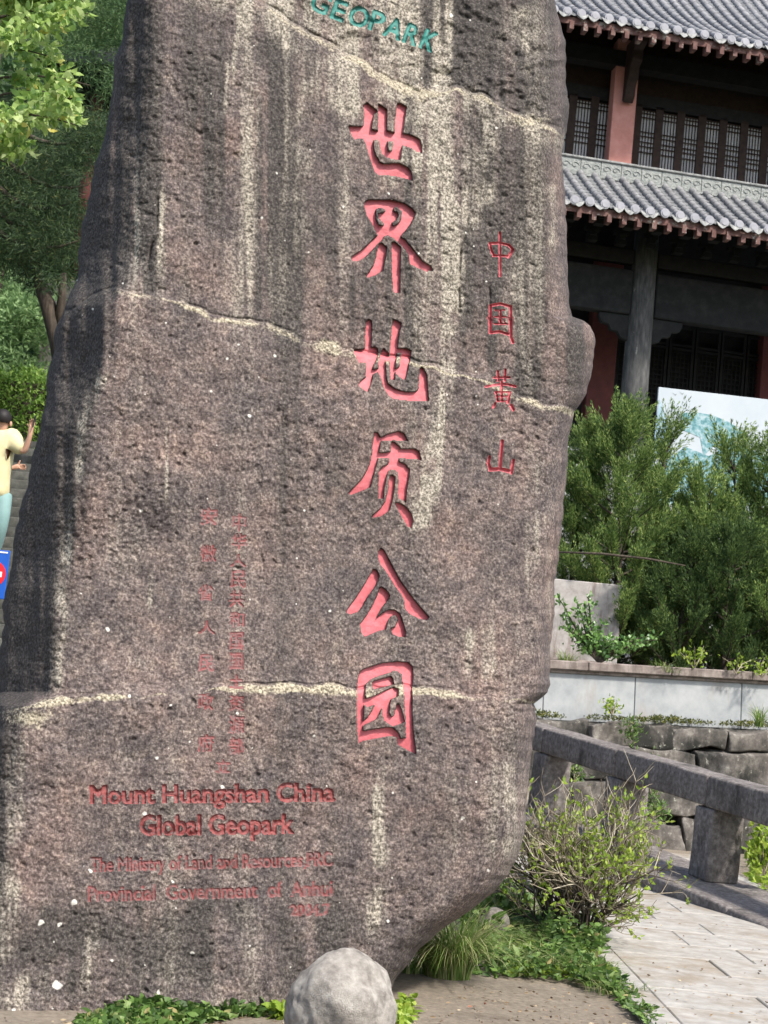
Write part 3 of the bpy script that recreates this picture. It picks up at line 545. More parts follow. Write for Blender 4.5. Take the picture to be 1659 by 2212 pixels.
dark += .75 * np.clip((PY - 1900) / 90, 0, 1) * np.clip((2150 - PY) / 90, 0, 1) * np.clip(.45 + .5 * NM2 + .35 * STR, 0, 1.2) * np.interp(PX, [0, 150, 700, 900], [.6, 1, 1, .3])
light = np.clip(light + np.clip(NM2 - 1.1, 0, 1) * .12, 0, 1.3); dark = np.clip(dark, 0, 1)
crust = np.zeros((NR, NC))
for d, lo, wd, a, xf in [(d2, 7, 10, .85, np.interp(PX, [240, 260, 330, 480, 620, 700, 760, 950, 1200], [.3, .8, .5, .95, .5, .9, 1, 1, .8])), (d3, 9, 12, .95, np.interp(PX, [0, 100, 200, 300, 450, 900, 1000, 1100, 1160], [.9, 1, .7, .9, 1.1, .85, .55, .6, .9])), (d1, 7, 13, .62, np.interp(PX, [540, 600, 1220], [.3, 1, 1]))]:
    wv = .72 * wd * np.clip(1 + .5 * NM2 + .35 * NM, .3, 2.4)
    crust += a * xf * np.exp(-np.abs((d - lo) / wv) ** 2.4) * np.clip(.95 + .25 * NM + .3 * NS2, .2, 1.4)
crust += .8 * np.exp(-((PX - 60) / 60) ** 2 - ((PY - 1550) / 22) ** 2) + .5 * np.exp(-((PX - 1140) / 70) ** 2 - ((PY - 262) / 16) ** 2)
dark += .5 * np.exp(-((d2 + 7) / 6) ** 2) * np.clip(.5 + .6 * NM, 0, 1); dark = np.clip(dark, 0, 1)
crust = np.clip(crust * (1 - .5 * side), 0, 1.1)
white = np.zeros((NR, NC))
rf = np.random.default_rng(5)
spots = [(187, 1208, 3), (231, 1361, 6), (592, 770, 4), (490, 775, 3), (455, 845, 3), (535, 897, 4), (305, 1103, 4), (88, 1992, 7), (122, 2128, 10), (345, 2143, 7), (160, 1948, 7), (195, 1880, 5), (85, 2210, 6), (300, 2195, 8), (338, 1638, 4), (313, 1757, 4), (1000, 1768, 4), (1055, 1880, 4), (838, 1990, 4), (30, 2180, 4), (110, 2205, 6), (480, 1700, 4), (130, 2000, 5), (680, 1590, 3), (1085, 262, 2), (975, 32, 4), (372, 1905, 4), (415, 2060, 4), (240, 2075, 4)]
spots += [(rf.uniform(100, 1200), rf.uniform(0, 2180), abs(rf.normal(0, 1.1)) + 1.0) for _ in range(150)]
for sx, sy, sr in spots:
    r0, r1 = np.searchsorted(ys, sy - 3 * sr - 4), np.searchsorted(ys, sy + 3 * sr + 4)
    dd = np.hypot(PX[r0:r1] - sx + NF[r0:r1] * sr * .35, (PY[r0:r1] - sy) + NS[r0:r1] * sr * .3)
    white[r0:r1] = np.maximum(white[r0:r1], np.clip(1.6 - dd / sr, 0, 1))
# faces ---------------------------------------------------------------
idx = np.arange(NR * NC).reshape(NR, NC)
Q = np.stack([idx[:-1, :-1], idx[1:, :-1], idx[1:, 1:], idx[:-1, 1:]], -1).reshape(-1, 4)
gq = GID.ravel()[Q].max(1); gmin = GID.ravel()[Q].min(1)
gq = np.where((gq >= 0) & (gq < 6) & (gmin < 0), -1, gq)       # the walls of the six deep characters are bare stone
Vf = V.reshape(-1, 3)
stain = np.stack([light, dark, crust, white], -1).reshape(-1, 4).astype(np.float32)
# closed back: each row joins its two edges through a rounded back
NBK = 14
s_ = np.linspace(0, 1, NBK + 2)[1:-1]
Pl, Pr = V[:, 0], V[:, -1]
back = Pl[:, None] * (1 - s_)[None, :, None] + Pr[:, None] * s_[None, :, None]
back[..., 1] += 1.25 * np.sin(math.pi * s_)[None, :] ** .45 * np.clip((ys[:, None] + 360) / 500, .25, 1)
bi = NR * NC + np.arange(NR * NBK).reshape(NR, NBK)
loopi = np.concatenate([idx[:, :1], bi, idx[:, -1:]], 1)
QB = np.stack([loopi[:-1, 1:], loopi[1:, 1:], loopi[1:, :-1], loopi[:-1, :-1]], -1).reshape(-1, 4)
Vall = np.concatenate([Vf, back.reshape(-1, 3)])
stall = np.concatenate([stain, np.tile(np.array([[.1, .5, 0, 0]], np.float32), (NR * NBK, 1))])
# lid over the top row
base = Vector(Vf[idx[NR - 1, NC // 3]]); ORG = np.array([base.x, base.y, 0.0])
Fbody = np.concatenate([Q[gq < 0], QB])
top = np.concatenate([idx[0], bi[0][::-1]])
def sub_mesh(name, F, mat, parent):
    u, inv = np.unique(F.ravel(), return_inverse=True)
    me = npmesh(name, Vall[u] - ORG, inv.reshape(F.shape)); ob = link(name, me, parent, mat); return ob, u
rock, uu = sub_mesh('inscribed_rock', Fbody, M['rock'], None)
rock.location = ORG
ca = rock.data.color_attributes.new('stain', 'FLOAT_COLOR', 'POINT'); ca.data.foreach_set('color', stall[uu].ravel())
tag(rock, 'huge brown weathered standing rock carved with red Chinese characters', 'rock')
for gi, (nm, mt, lb, _) in enumerate(glyphs):
    Fg = Q[gq == gi]
    if len(Fg) == 0: continue
    ob, _ = sub_mesh(nm, Fg, mt, rock)
    if lb: ob['label'] = lb
lid = MB().add([tuple(p) for p in (Vall[top] - ORG)], [tuple(range(len(top)))]).obj('rock_top', M['rock'], rock)

# ================================================================== loose boulders
def boulder(name, c, rx, ry, rz, seed, mat, amp=.10, rot=0):
    bm = bmesh.new(); bmesh.ops.create_icosphere(bm, subdivisions=6, radius=1)
    for v in bm.verts:
        p = v.co.copy(); q = p + Vector((seed, seed * .7, 0))
        k = 1 + amp * mnoise.noise(q * 1.1) + amp * .5 * mnoise.noise(q * 2.3) + amp * .12 * mnoise.noise(q * 8) + amp * .05 * mnoise.noise(q * 24)
        v.co = Vector((p.x * rx * k, p.y * ry * k, p.z * rz * k))
    for f in bm.faces: f.smooth = True
    me = bpy.data.meshes.new(name); bm.to_mesh(me); bm.free()
    o = link(name, me, None, mat); o.location = c; o.rotation_euler = (0, 0, rot); return o
c = pY(743, 2150, 7.0)
tag(boulder('round_boulder', (c.x, c.y, .17), .235, .23, .245, 2.3, M['boulder'], .17, .6), 'pale egg-shaped boulder resting on the dirt before the rock', 'boulder')
c = pZ(1062, 2042)
tag(boulder('small_boulder', (c.x, c.y + .1, .10), .11, .11, .13, 5.1, M['boulder'], .16), 'small pale boulder half hidden by weeds at the rock foot', 'boulder')

# ================================================================== stone rail
RN, RF = pY(1760, 1734, 13.1), pY(1120, 1552, 19.0)
re1 = (RF - RN).normalized(); re2 = Vector((-re1.y, re1.x, 0)).normalized(); re3 = re1.cross(re2).normalized()
MR = Matrix(((re1.x, re2.x, re3.x, RN.x), (re1.y, re2.y, re3.y, RN.y), (re1.z, re2.z, re3.z, RN.z), (0, 0, 0, 1)))
rb = empty('stone_railing'); rb.matrix_world = MR; tag(rb, 'low dark stone railing of thick posts and square beams', 'railing')
def along(px):
    """distance along the rail whose top shows at photo column px"""
    best = min((abs(float(((Vector(RN + re1 * t) - Vector(CPOS)).dot(Vector(_rt)) / (Vector(RN + re1 * t) - Vector(CPOS)).dot(Vector(_f))) * FPX + PW / 2 - px)), t) for t in [i * .02 for i in range(-100, 420)]); return best[1]
def rpart(name, x0, x1, y0, y1, z0, z1, seed, amp=.008, bev=.015):
    me = rough_block(name, x1 - x0, y1 - y0, z1 - z0, seed, amp, bev, 4)
    o = link(name, me, rb, M['railstone']); o.location = ((x0 + x1) / 2, (y0 + y1) / 2, (z0 + z1) / 2); return o
pt = [along(px) for px in (1562, 1362, 1200)]; pt = [2 * pt[0] - pt[1]] + pt
for k, t_ in enumerate(pt): rpart('post', t_ - .17, t_ + .17, -.17, .17, -.94, -.285, 3 + k, .014, .025)
ed_ = [pt[0] - 1.4] + pt + [pt[-1] + .8]
for k in range(len(ed_) - 1): rpart('beam', ed_[k] + .006, ed_[k + 1] - .006, -.16, .16, -.28, 0, 11 + k, .012, .022)
t_ = -3.0; k = 0
while t_ < 8: rpart('base_stone', t_ + .006, t_ + 1.594, -.35, .60, -1.5, -.935, 31 + k, .014, .02); t_ += 1.6; k += 1

# ================================================================== retaining wall + planter on it
A_, B_ = pY(1090, 1544, 19.3), pY(1800, 1578, 20.6)      # foot line of the planter wall
wd_ = Vector((B_.x - A_.x, B_.y - A_.y, B_.z - A_.z)); wl = wd_.length; wx = wd_.normalized()
wy = Vector((-wx.y, wx.x, 0)).normalized(); wz = wx.cross(wy); 
MW = Matrix((( wx.x, wy.x, wz.x, A_.x), (wx.y, wy.y, wz.y, A_.y), (wx.z, wy.z, wz.z, A_.z), (0, 0, 0, 1)))
rw = empty('retaining_wall'); rw.matrix_world = MW; tag(rw, 'rough dark stone block retaining wall behind the railing', 'wall')
zt = -.02
for r_, h_ in enumerate([.30, .42, .44, .46, .46]):
    x = -1.5 - random.random() * .5
    while x < wl + .5:
        L_ = random.uniform(.5, 1.3); me = rough_block('stone_block', L_ - random.uniform(.01, .05), .5, h_ - random.uniform(.0, .05), r_ * 9 + x * 5, .07, .022, 5)
        o = link('stone_block', me, rw, M['wallstone']); o.location = (x + L_ / 2, .08 + random.uniform(-.03, .03) - r_ * .03, zt - h_ / 2 + random.uniform(-.02, .02)); o.rotation_euler = (random.uniform(-.03, .03), random.uniform(-.035, .035), random.uniform(-.04, .04)); x += L_
    zt -= h_
MB().box(-2, wl + .5, .1, .4, -2.2, -.05).obj('wall_core', M['wallstone'], rw)
pl = empty('planter_wall'); pl.matrix_world = MW; tag(pl, 'smooth pale concrete planter wall with a brown coping', 'wall')
xs = [-.9, .55, (pY(1381, 1500, 19.8) - A_).dot(wx), 3.3, wl + .4]
for a, b in zip(xs[:-1], xs[1:]): MB().box(a + .005, b - .005, .12, .26, -.04, .545).obj('wall_panel', M['concrete'], pl, bevel=.006)
xs = [-.9, 1.1, 2.25, 3.4, wl + .4]
MB().box(-.9, wl + .4, .09, .30, .546, .585).obj('under_moulding', M['coping'], pl, bevel=.006)
for a, b in zip(xs[:-1], xs[1:]): MB().box(a + .004, b - .004, .03, .36, .588, .70).obj('coping_stone', M['coping'], pl, bevel=.012)

# terrace behind
ter = MB().add([MW @ Vector(p) for p in ((-14, .27, .52), (wl + 12, .27, .52), (wl + 12, 22, .9), (-14, 22, .9))], [(0, 1, 2, 3)]).obj('terrace', M['dirt'])
tag(ter, kind='structure', label='earth terrace behind the planter wall')
TZ = A_.z + .52

# ================================================================== temple hall
BETA = R(9.5)
c0 = pY(1400, 455, 27.0)
bu = Vector((math.cos(BETA), math.sin(BETA), 0)); bv = Vector((-math.sin(BETA), math.cos(BETA), 0))
hall = empty('temple_hall', c0 * 1.0, BETA); hall.location = (c0.x, c0.y, 0)
tag(hall, 'two-storey timber temple hall with grey tiled eaves', 'building')
def buz(px, py, v):
    """(u, z) where the view ray through a pixel meets the plane at depth v of the hall"""
    d = rays(np.array(float(px)), np.array(float(py))); d = Vector(d); o_ = Vector(CPOS) - Vector((c0.x, c0.y, 0))
    t = (v - o_.dot(bv)) / d.dot(bv); p = o_ + d * t; return p.dot(bu), p.z
ZE1 = c0.z; ZE2 = buz(1400, 54, .55)[1]
UL, UR = -5.2, 6.2
def roof(v0, v1, z0, rise, pitch, sag, tag_, off):
    n = 9
    prof = []
    for i in range(n + 1):
        t = i / n; prof.append((v0 + (v1 - v0) * t, z0 + rise * (t * (1 - sag) + sag * t * t)))
    # roll tile: half round with a small step at every joint
    mb = MB(); r = .066; K_ = 8
    for i in range(n):
        (va, za), (vb, zb) = prof[i], prof[i + 1]; sub = max(1, round(math.hypot(vb - va, zb - za) / .30))
        for q in range(sub):
            a, b = q / sub, (q + 1) / sub; ra, rb_ = r * 1.06, r * .97
            vs = []
            for t, rr in ((a, ra), (b, rb_)):
                for k in range(K_):
                    th = math.pi * k / (K_ - 1); vs.append((math.cos(th) * rr, va + (vb - va) * t, za + (zb - za) * t + math.sin(th) * rr * 1.15 - .01))
            mb.add(vs, [(k, k + 1, K_ + k + 1, K_ + k) for k in range(K_ - 1)])
    roll = mb.mesh('roll_tile', smooth=True); roll.materials.append(M['tile'])
    mb = MB(); pts = [(math.cos(2 * math.pi * k / 16) * .086, math.sin(2 * math.pi * k / 16) * .086) for k in range(16)]
    mb.prism(pts, lambda p: Vector((p[0], v0 - .03, z0 + p[1] - .012)), lambda p: Vector((p[0], v0 + .03, z0 + p[1] - .012)))
    mb.prism([(x * .72, y_ * .72) for x, y_ in pts], lambda p: Vector((p[0], v0 - .040, z0 + p[1] - .012)), lambda p: Vector((p[0], v0 - .02, z0 + p[1] - .012)))
    disc = mb.mesh('eave_disc', bevel=.004); disc.materials.append(M['disc'])
    mb = MB(); hw = pitch / 2 - .03; m_ = 8
    for i in range(n):
        (va, za), (vb, zb) = prof[i], prof[i + 1]; sub = max(1, round(math.hypot(vb - va, zb - za) / .16))
        for q in range(sub):
            a, b = q / sub, (q + 1) / sub; vs = []
            for t, up_ in ((a, .022), (b, .0)):
                for k in range(5):
                    xx = -hw + 2 * hw * k / 4; vs.append((xx, va + (vb - va) * t, za + (zb - za) * t + .05 * (xx / hw) ** 2 - .06 + up_))
            vs += [(x, y_, z_ - .022) for x, y_, z_ in vs[:5]]
            mb.add(vs, [(k, k + 1, 5 + k + 1, 5 + k) for k in range(4)] + [(10 + k, 11 + k, 1 + k, k) for k in range(4)])
    pan = mb.mesh('pan_tile', smooth=False); pan.materials.append(M['pan'])
    mb = MB(); dp = [(-hw, .0), (-hw * .96, -.035), (-hw * .7, -.085), (-hw * .35, -.12), (0, -.14), (hw * .35, -.12), (hw * .7, -.085), (hw * .96, -.035), (hw, 0), (hw * .5, -.035), (0, -.045), (-hw * .5, -.035)]
    mb.prism(dp, lambda p: Vector((p[0], v0 - .012 + p[1] * .35, z0 + p[1] + .0)), lambda p: Vector((p[0], v0 + .008 + p[1] * .35, z0 + p[1])))
    drip = mb.mesh('drip_tile', bevel=.003); drip.materials.append(M['drip'])
    raf = MB().box(-.04, .04, v0 + .025, v0 + .22, z0 - .30, z0 - .155).mesh('rafter'); raf.materials.append(M['rafter'])
    u = UL + off; k = 0
    while u < UR:
        for nm, me_, du in (('roll_tile', roll, 0), ('eave_disc', disc, 0), ('pan_tile', pan, pitch / 2), ('drip_tile', drip, pitch / 2), ('rafter', raf, pitch * .42)):
            o = link(nm, me_, hall); o.location = (u + du, random.uniform(-.008, .008), random.uniform(-.008, .008)); o.rotation_euler = (0, random.uniform(-.012, .012) if nm == 'drip_tile' else 0, random.uniform(-.004, .004))
        u += pitch
    MB().box(UL, UR, v0 + .05, v0 + .09, z0 - .20, z0 - .07).obj('fascia_board', M['rafter'], hall)
    # boarding under the tiles
    vs = [(x, v, z - .11 - .02 * 0) for v, z in prof for x in (UL, UR)]
    MB().add([(x, y_ + .06, z_ - .01) for x, y_, z_ in vs], [(2 * i, 2 * i + 1, 2 * i + 3, 2 * i + 2) for i in range(n)]).obj('roof_boarding', M['darkwood'], hall)
    return prof
random.seed(21)
u_, _ = buz(1241, 430, 0); off1 = (u_ - UL) % .278
p1 = roof(0.0, 1.75, ZE1, buz(1440, 402, 1.78)[1] - ZE1 - .02, .278, .10, 'lower', off1)
V2 = .55
u_, _ = buz(1226, 23, V2); off2 = (u_ - UL) % .262
p2 = roof(V2, 5.2, ZE2, 3.6, .262, .30, 'upper', off2)
# ridge band on top of the lower roof
zr = p1[-1][1] - .02; vb_ = 1.78
zb0 = buz(1440, 402, vb_)[1]; zb1 = buz(1440, 372, vb_)[1]
u = UL; k = 0
while u < UR:
    L_ = .40
    mb = MB().box(u + .004, u + L_ - .004, vb_, vb_ + .2, zb0, zb1)
    ob = mb.obj('ridge_tile', M['ridge'], hall, bevel=.008)
    sc_ = MB()
    for j in range(2):
        cx = u + L_ * (.27 + .46 * j); cz = (zb0 + zb1) / 2
        pts = [(cx + math.cos(t * .55) * (.085 - .006 * t), vb_ - .004, cz + math.sin(t * .55) * (.07 - .005 * t)) for t in range(12)]
        sc_.tube(pts, .011, 5)
    sc_.obj('scroll_relief', M['ridge'], ob)
    u += L_
MB().box(UL, UR, vb_ - .03, vb_ + .25, zb1 + .003, zb1 + .05).obj('ridge_cap', M['drip'], hall, bevel=.012)
MB().box(UL, UR, vb_ - .02, vb_ + .1, zb0 - .06, zb0 - .003).obj('ridge_foot', M['ridge'], hall, bevel=.01)
MB().box(UL, UR, 1.78, 1.95, p1[-1][1] - .3, zb0 - .01).obj('ridge_bed', M['tile'], hall)
# upper storey
VW = 2.35; VP_ = 1.95
zf = zb1 - .2
uA, _ = buz(1318, 300, VP_); uB, _ = buz(1368, 300, VP_)
ztop2 = ZE2 + .3
def pillar(ua, ub): MB().box(ua, ub, VP_, VP_ + .3, zf, ztop2).obj('pillar', M['pink'], hall, bevel=.01)
pillar(uA, uB); pillar(uA - 3.35, uB - 3.35); pillar(uA + 3.6, uB + 3.6); pillar(uA + 7.0, uB + 7.0)
# carved bracket in front of the pillar
um = (uA + uB) / 2; _, zb_ = buz(1352, 222, VP_ - .1)
prof_ = [(-.05, 1.15), (-.75, 1.15), (-.72, .98), (-.52, .90), (-.50, .72), (-.36, .62), (-.34, .42), (-.22, .30), (-.20, .12), (-.10, 0), (-.04, .04)]
MB().prism(prof_, lambda p: Vector((um - .10 + .03, VP_ + p[0], zb_ + p[1])), lambda p: Vector((um + .10 + .03, VP_ + p[0], zb_ + p[1]))).obj('eave_bracket', M['brownwood'], hall, bevel=.015)
# window wall
_, wz1 = buz(1420, 243, VW); _, wz0 = buz(1420, 400, VW)
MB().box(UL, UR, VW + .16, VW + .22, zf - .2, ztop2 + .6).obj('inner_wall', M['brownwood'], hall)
MB().box(UL, UR, VW - .03, VW + .15, wz1 + .05, wz1 + .30).obj('lintel', M['darkwood'], hall)
MB().box(UL, UR, VP_ - .05, VP_ + .25, wz1 + .62, wz1 + .92).obj('upper_beam', M['darkwood'], hall)
MB().box(UL, UR, VW - .02, VW + .1, zf - .1, wz0 + .02).obj('window_sill', M['brownwood'], hall)
lat = MB(); ww, hh = .30, wz1 - wz0
for k in range(6): x = -ww / 2 + ww * k / 5; lat.box(x - .008, x + .008, -.012, .012, 0, hh)
zl = 0
for k, f in enumerate([0, .10, .16, .42, .50, .56, .64, .70, .90, .96, 1.0]): lat.box(-ww / 2, ww / 2, -.010, .010, hh * f - .008, hh * f + .008)
latm = lat.mesh('lattice'); latm.materials.append(M['brownwood'])
stl = MB().box(-.078, .078, -.03, .05, -.05, hh + .1).mesh('window_stile'); stl.materials.append(M['brownwood'])
papm = MB().box(-ww / 2, ww / 2, .03, .04, 0, hh).mesh('window_paper'); papm.materials.append(M['paper'])
u0w, _ = buz(1397, 300, VW)
for k in range(-14, 16):
    u = u0w + k * .437
    if u < UL + .3 or u > UR - .3: continue
    pan_ = link('window_panel', stl, hall); pan_.location = (u + .2185, VW, wz0)
    for nm, me_ in (('window_paper', papm), ('lattice', latm)):
        o = link(nm, me_, pan_); o.location = (-.2185, 0, 0)
# lower storey
VC = 1.75; VI = 3.6
zpl = buz(1365, 1010, VC)[1]       # platform top
ztop = ZE1 - .05
ucol, _ = buz(1386, 650, VC)
_, bz1 = buz(1400, 592, VC); _, bz0 = buz(1400, 688, VC)
for du in (-3.35, 0, 3.5, 6.9):
    MB().tube([(ucol + du, VC, zpl), (ucol + du, VC, zpl + 1.5), (ucol + du, VC, bz0), (ucol + du, VC, ztop + .3)], [.25, .25, .24, .225], 24).obj('column', M['column'], hall, smooth=True)
for a, b in ((UL, ucol - .23), (ucol + .23, UR)):
    MB().box(a, b, VC - .12, VC + .12, bz0, bz1).obj('tie_beam', M['greenwood'], hall, bevel=.02)
    MB().box(a, b, VC - .09, VC + .09, bz1 + .12, bz1 + .40).obj('eave_beam', M['darkwood'], hall, bevel=.02)
wing = [(0, 0), (.62, 0), (.62, -.10), (.56, -.20), (.42, -.22), (.38, -.32), (.24, -.34), (.18, -.44), (0, -.50)]
for sgn in (-1, 1):
    MB().prism(wing, lambda p: Vector((ucol + sgn * (.20 + p[0]), VC - .06, bz0 - .004 + p[1])), lambda p: Vector((ucol + sgn * (.20 + p[0]), VC + .06, bz0 - .004 + p[1]))).obj('corbel', M['greenwood'], hall, bevel=.012)
blk = MB().box(-.09, .09, -.10, .10, 0, .09).box(-.06, .06, -.14, .14, .09, .2).box(-.14, .14, -.07, .07, .2, .28).mesh('bracket_block'); blk.materials.append(M['greenwood'])
u = UL + .2
while u < UR:
    for vv, zz_ in ((VC - .15, bz1 + .42), (VC - .55, bz1 + .62)):
        o = link('bracket_block', blk, hall); o.location = (u, vv, zz_)
    u += .56
# inner wall of doors: red posts and dark lattice leaves
uR0, _ = buz(1268, 800, VI); uR1, _ = buz(1326, 800, VI)
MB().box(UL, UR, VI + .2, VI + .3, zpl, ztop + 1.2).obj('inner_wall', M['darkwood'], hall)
uS0, _ = buz(1640, 800, VI)
for a, b in ((uR0, uR1), (uS0, uS0 + .55), (uR0 - 3, uR1 - 3), (uS0 + 3, uS0 + 3.55)): MB().box(a, b, VI - .1, VI + .19, zpl, ztop + .3).obj('red_post', M['darkred'], hall, bevel=.015)
dl = MB(); dw, dh = .52, 3.3
for x in (-dw / 2, dw / 2 - .05): dl.box(x, x + .05, -.03, .03, 0, dh)
for z_ in (0, 1.0, 1.12, dh - .5, dh - .42, dh - .05): dl.box(-dw / 2 + .05, dw / 2 - .05, -.026, .026, z_, z_ + .05)
for k in range(1, 6): dl.box(-dw / 2 + k * dw / 6 - .008, -dw / 2 + k * dw / 6 + .008, -.012, .012, 1.17, dh - .5)
for k in range(16): dl.box(-dw / 2 + .05, dw / 2 - .05, -.010, .010, 1.25 + k * .1, 1.265 + k * .1)
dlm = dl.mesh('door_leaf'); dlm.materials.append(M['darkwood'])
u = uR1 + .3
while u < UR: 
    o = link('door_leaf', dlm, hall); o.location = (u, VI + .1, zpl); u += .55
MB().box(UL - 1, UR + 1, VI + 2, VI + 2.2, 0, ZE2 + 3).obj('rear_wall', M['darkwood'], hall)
MB().box(UL, UR, .3, VI + .3, zpl - .2, zpl).obj('floor_slab', M['platform'], hall, bevel=.02)
for r_ in range(8):
    z1_ = zpl - .205 - r_ * .5; x = UL - (.4 if r_ % 2 else 0)
    if z1_ < 1.2: break
    while x < UR:
        MB().box(max(x, UL) + .006, min(x + 1.0, UR) - .006, .36 + .004 * (r_ % 2), .7, z1_ - .495, z1_).obj('platform_block', M['platform'], hall, bevel=.012); x += 1.0

# ================================================================== poster board
PYD = 25.2
pa, pb = pY(1423, 836, PYD), pY(1800, 879, PYD + .3); pc = pY(1398, 1120, PYD)
ex = (pb - pa).normalized(); ez = Vector((0, 0, 1)); ez = (ez - ex * ex.z).normalized(); ey = ez.cross(ex)
MP = Matrix(((ex.x, ey.x, ez.x, pa.x), (ex.y, ey.y, ez.y, pa.y), (ex.z, ey.z, ez.z, pa.z), (0, 0, 0, 1)))
pw_, ph_ = (pb - pa).length, 1.9
po = empty('poster_board'); po.matrix_world = MP; tag(po, 'large white poster board printed with a teal pine before the temple', 'poster')
MB().box(0, pw_, 0, .05, -ph_, 0).obj('board', M['poster'], po, bevel=.004)
MPi = MP.inverted()
def onp(px, py): 
    d = Vector(rays(np.array(float(px)), np.array(float(py)))); n_ = ey; t = (pa - Vector(CPOS)).dot(n_) / d.dot(n_); q = MPi @ (Vector(CPOS) + d * t); return (q.x, q.z)
def print_poly(name, pix, mat, dy): 
    pts = [onp(*p) for p in pix]; MB().prism(pts, lambda p: Vector((p[0], -dy, p[1])), lambda p: Vector((p[0], -.0005, p[1]))).obj(name, mat, po)
print_poly('printed_hill', [(1424, 862), (1432, 880), (1440, 905), (1447, 940), (1450, 985), (1408, 990)], M['printblue'], .004)
print_poly('printed_pine', [(1466, 893), (1500, 890), (1540, 897), (1575, 912), (1605, 932), (1612, 948), (1580, 945), (1590, 975), (1560, 990), (1545, 960), (1520, 985), (1512, 945), (1490, 935), (1462, 925), (1480, 912)], M['printteal'], .005)
print_poly('printed_slope', [(1430, 1000), (1480, 965), (1530, 985), (1600, 960), (1700, 1010), (1720, 1090), (1420, 1090)], M['printteal'], .003)
for bx in ((1457, 851), (1472, 849)): print_poly('printed_bird', [(bx[0] - 5, bx[1] - 3), (bx[0] + 1, bx[1] + 1), (bx[0] + 6, bx[1] - 1), (bx[0] + 2, bx[1] + 4)], M['printgrey'], .003)
for u in (.25, pw_ - .3): MB().box(u, u + .07, .06, .13, -ph_ - 2.2, -.1).obj('board_post', M['metal'], po)
# streaked slab (stele)
q0, q1 = pY(1186, 1253, 21.2), pY(1352, 1268, 21.2)
mat_ = MB().box(q0.x - .12, q1.x - .04, 21.2, 21.34, TZ - .1, q1.z + .02).obj('stone_slab', M['stele'], None, bevel=.012)
tag(mat_, 'upright pale stone slab with brown rain streaks beside the rock', 'stone slab')
s2_ = MB().box(q0.x - .3, q1.x - .05, 20.75, 21.15, TZ - .1, TZ + .28).obj('plinth_stone', M['coping'], None, bevel=.02)
tag(s2_, 'low weathered plinth stone in front of the streaked slab', 'stone')

# ================================================================== plants
def unit(a): return a / np.maximum(np.linalg.norm(a, axis=-1, keepdims=True), 1e-9)
def leaf_geo(P, D, L, W, rng, fold=.25, hexa=False, roll=None):
    """leaf blades: P bases, D directions, L lengths, W widths -> verts, tris"""
    n = len(P); D = unit(D); rv = unit(rng.standard_normal((n, 3))); S_ = unit(np.cross(D, rv if roll is None else roll)); N_ = np.cross(S_, D)
    L = np.broadcast_to(L, n)[:, None]; W = np.broadcast_to(W, n)[:, None]
    if not hexa:
        V_ = np.stack([P, P + D * L * .45 + S_ * W * .5 + N_ * W * fold, P + D * L, P + D * L * .45 - S_ * W * .5 + N_ * W * fold], 1)
        F_ = np.array([[0, 1, 2], [0, 2, 3]])
    else:
        V_ = np.stack([P, P + D * L * .28 + S_ * W * .46 + N_ * W * fold, P + D * L * .65 + S_ * W * .38 + N_ * W * fold * .6, P + D * L - N_ * L * .12, P + D * L * .65 - S_ * W * .38 + N_ * W * fold * .6, P + D * L * .28 - S_ * W * .46 + N_ * W * fold], 1)
        F_ = np.array([[0, 1, 5], [1, 2, 5], [2, 4, 5], [2, 3, 4]])
    k = V_.shape[1]; F = (np.arange(n)[:, None, None] * k + F_[None]).reshape(-1, 3)
    return V_.reshape(-1, 3), F
def leaf_obj(name, parts, mat, parent=None, smooth=False):
    vs, fs, b = [], [], 0
    for v, f in parts: vs.append(v); fs.append(f + b); b += len(v)
    return link(name, npmesh(name, np.concatenate(vs), np.concatenate(fs), smooth), parent, mat)
def arc(a, b, sagv, n=6):
    a, b, s2 = Vector(a), Vector(b), Vector(sagv); return [a.lerp(b, t / n) + s2 * (4 * (t / n) * (1 - t / n)) for t in range(n + 1)]

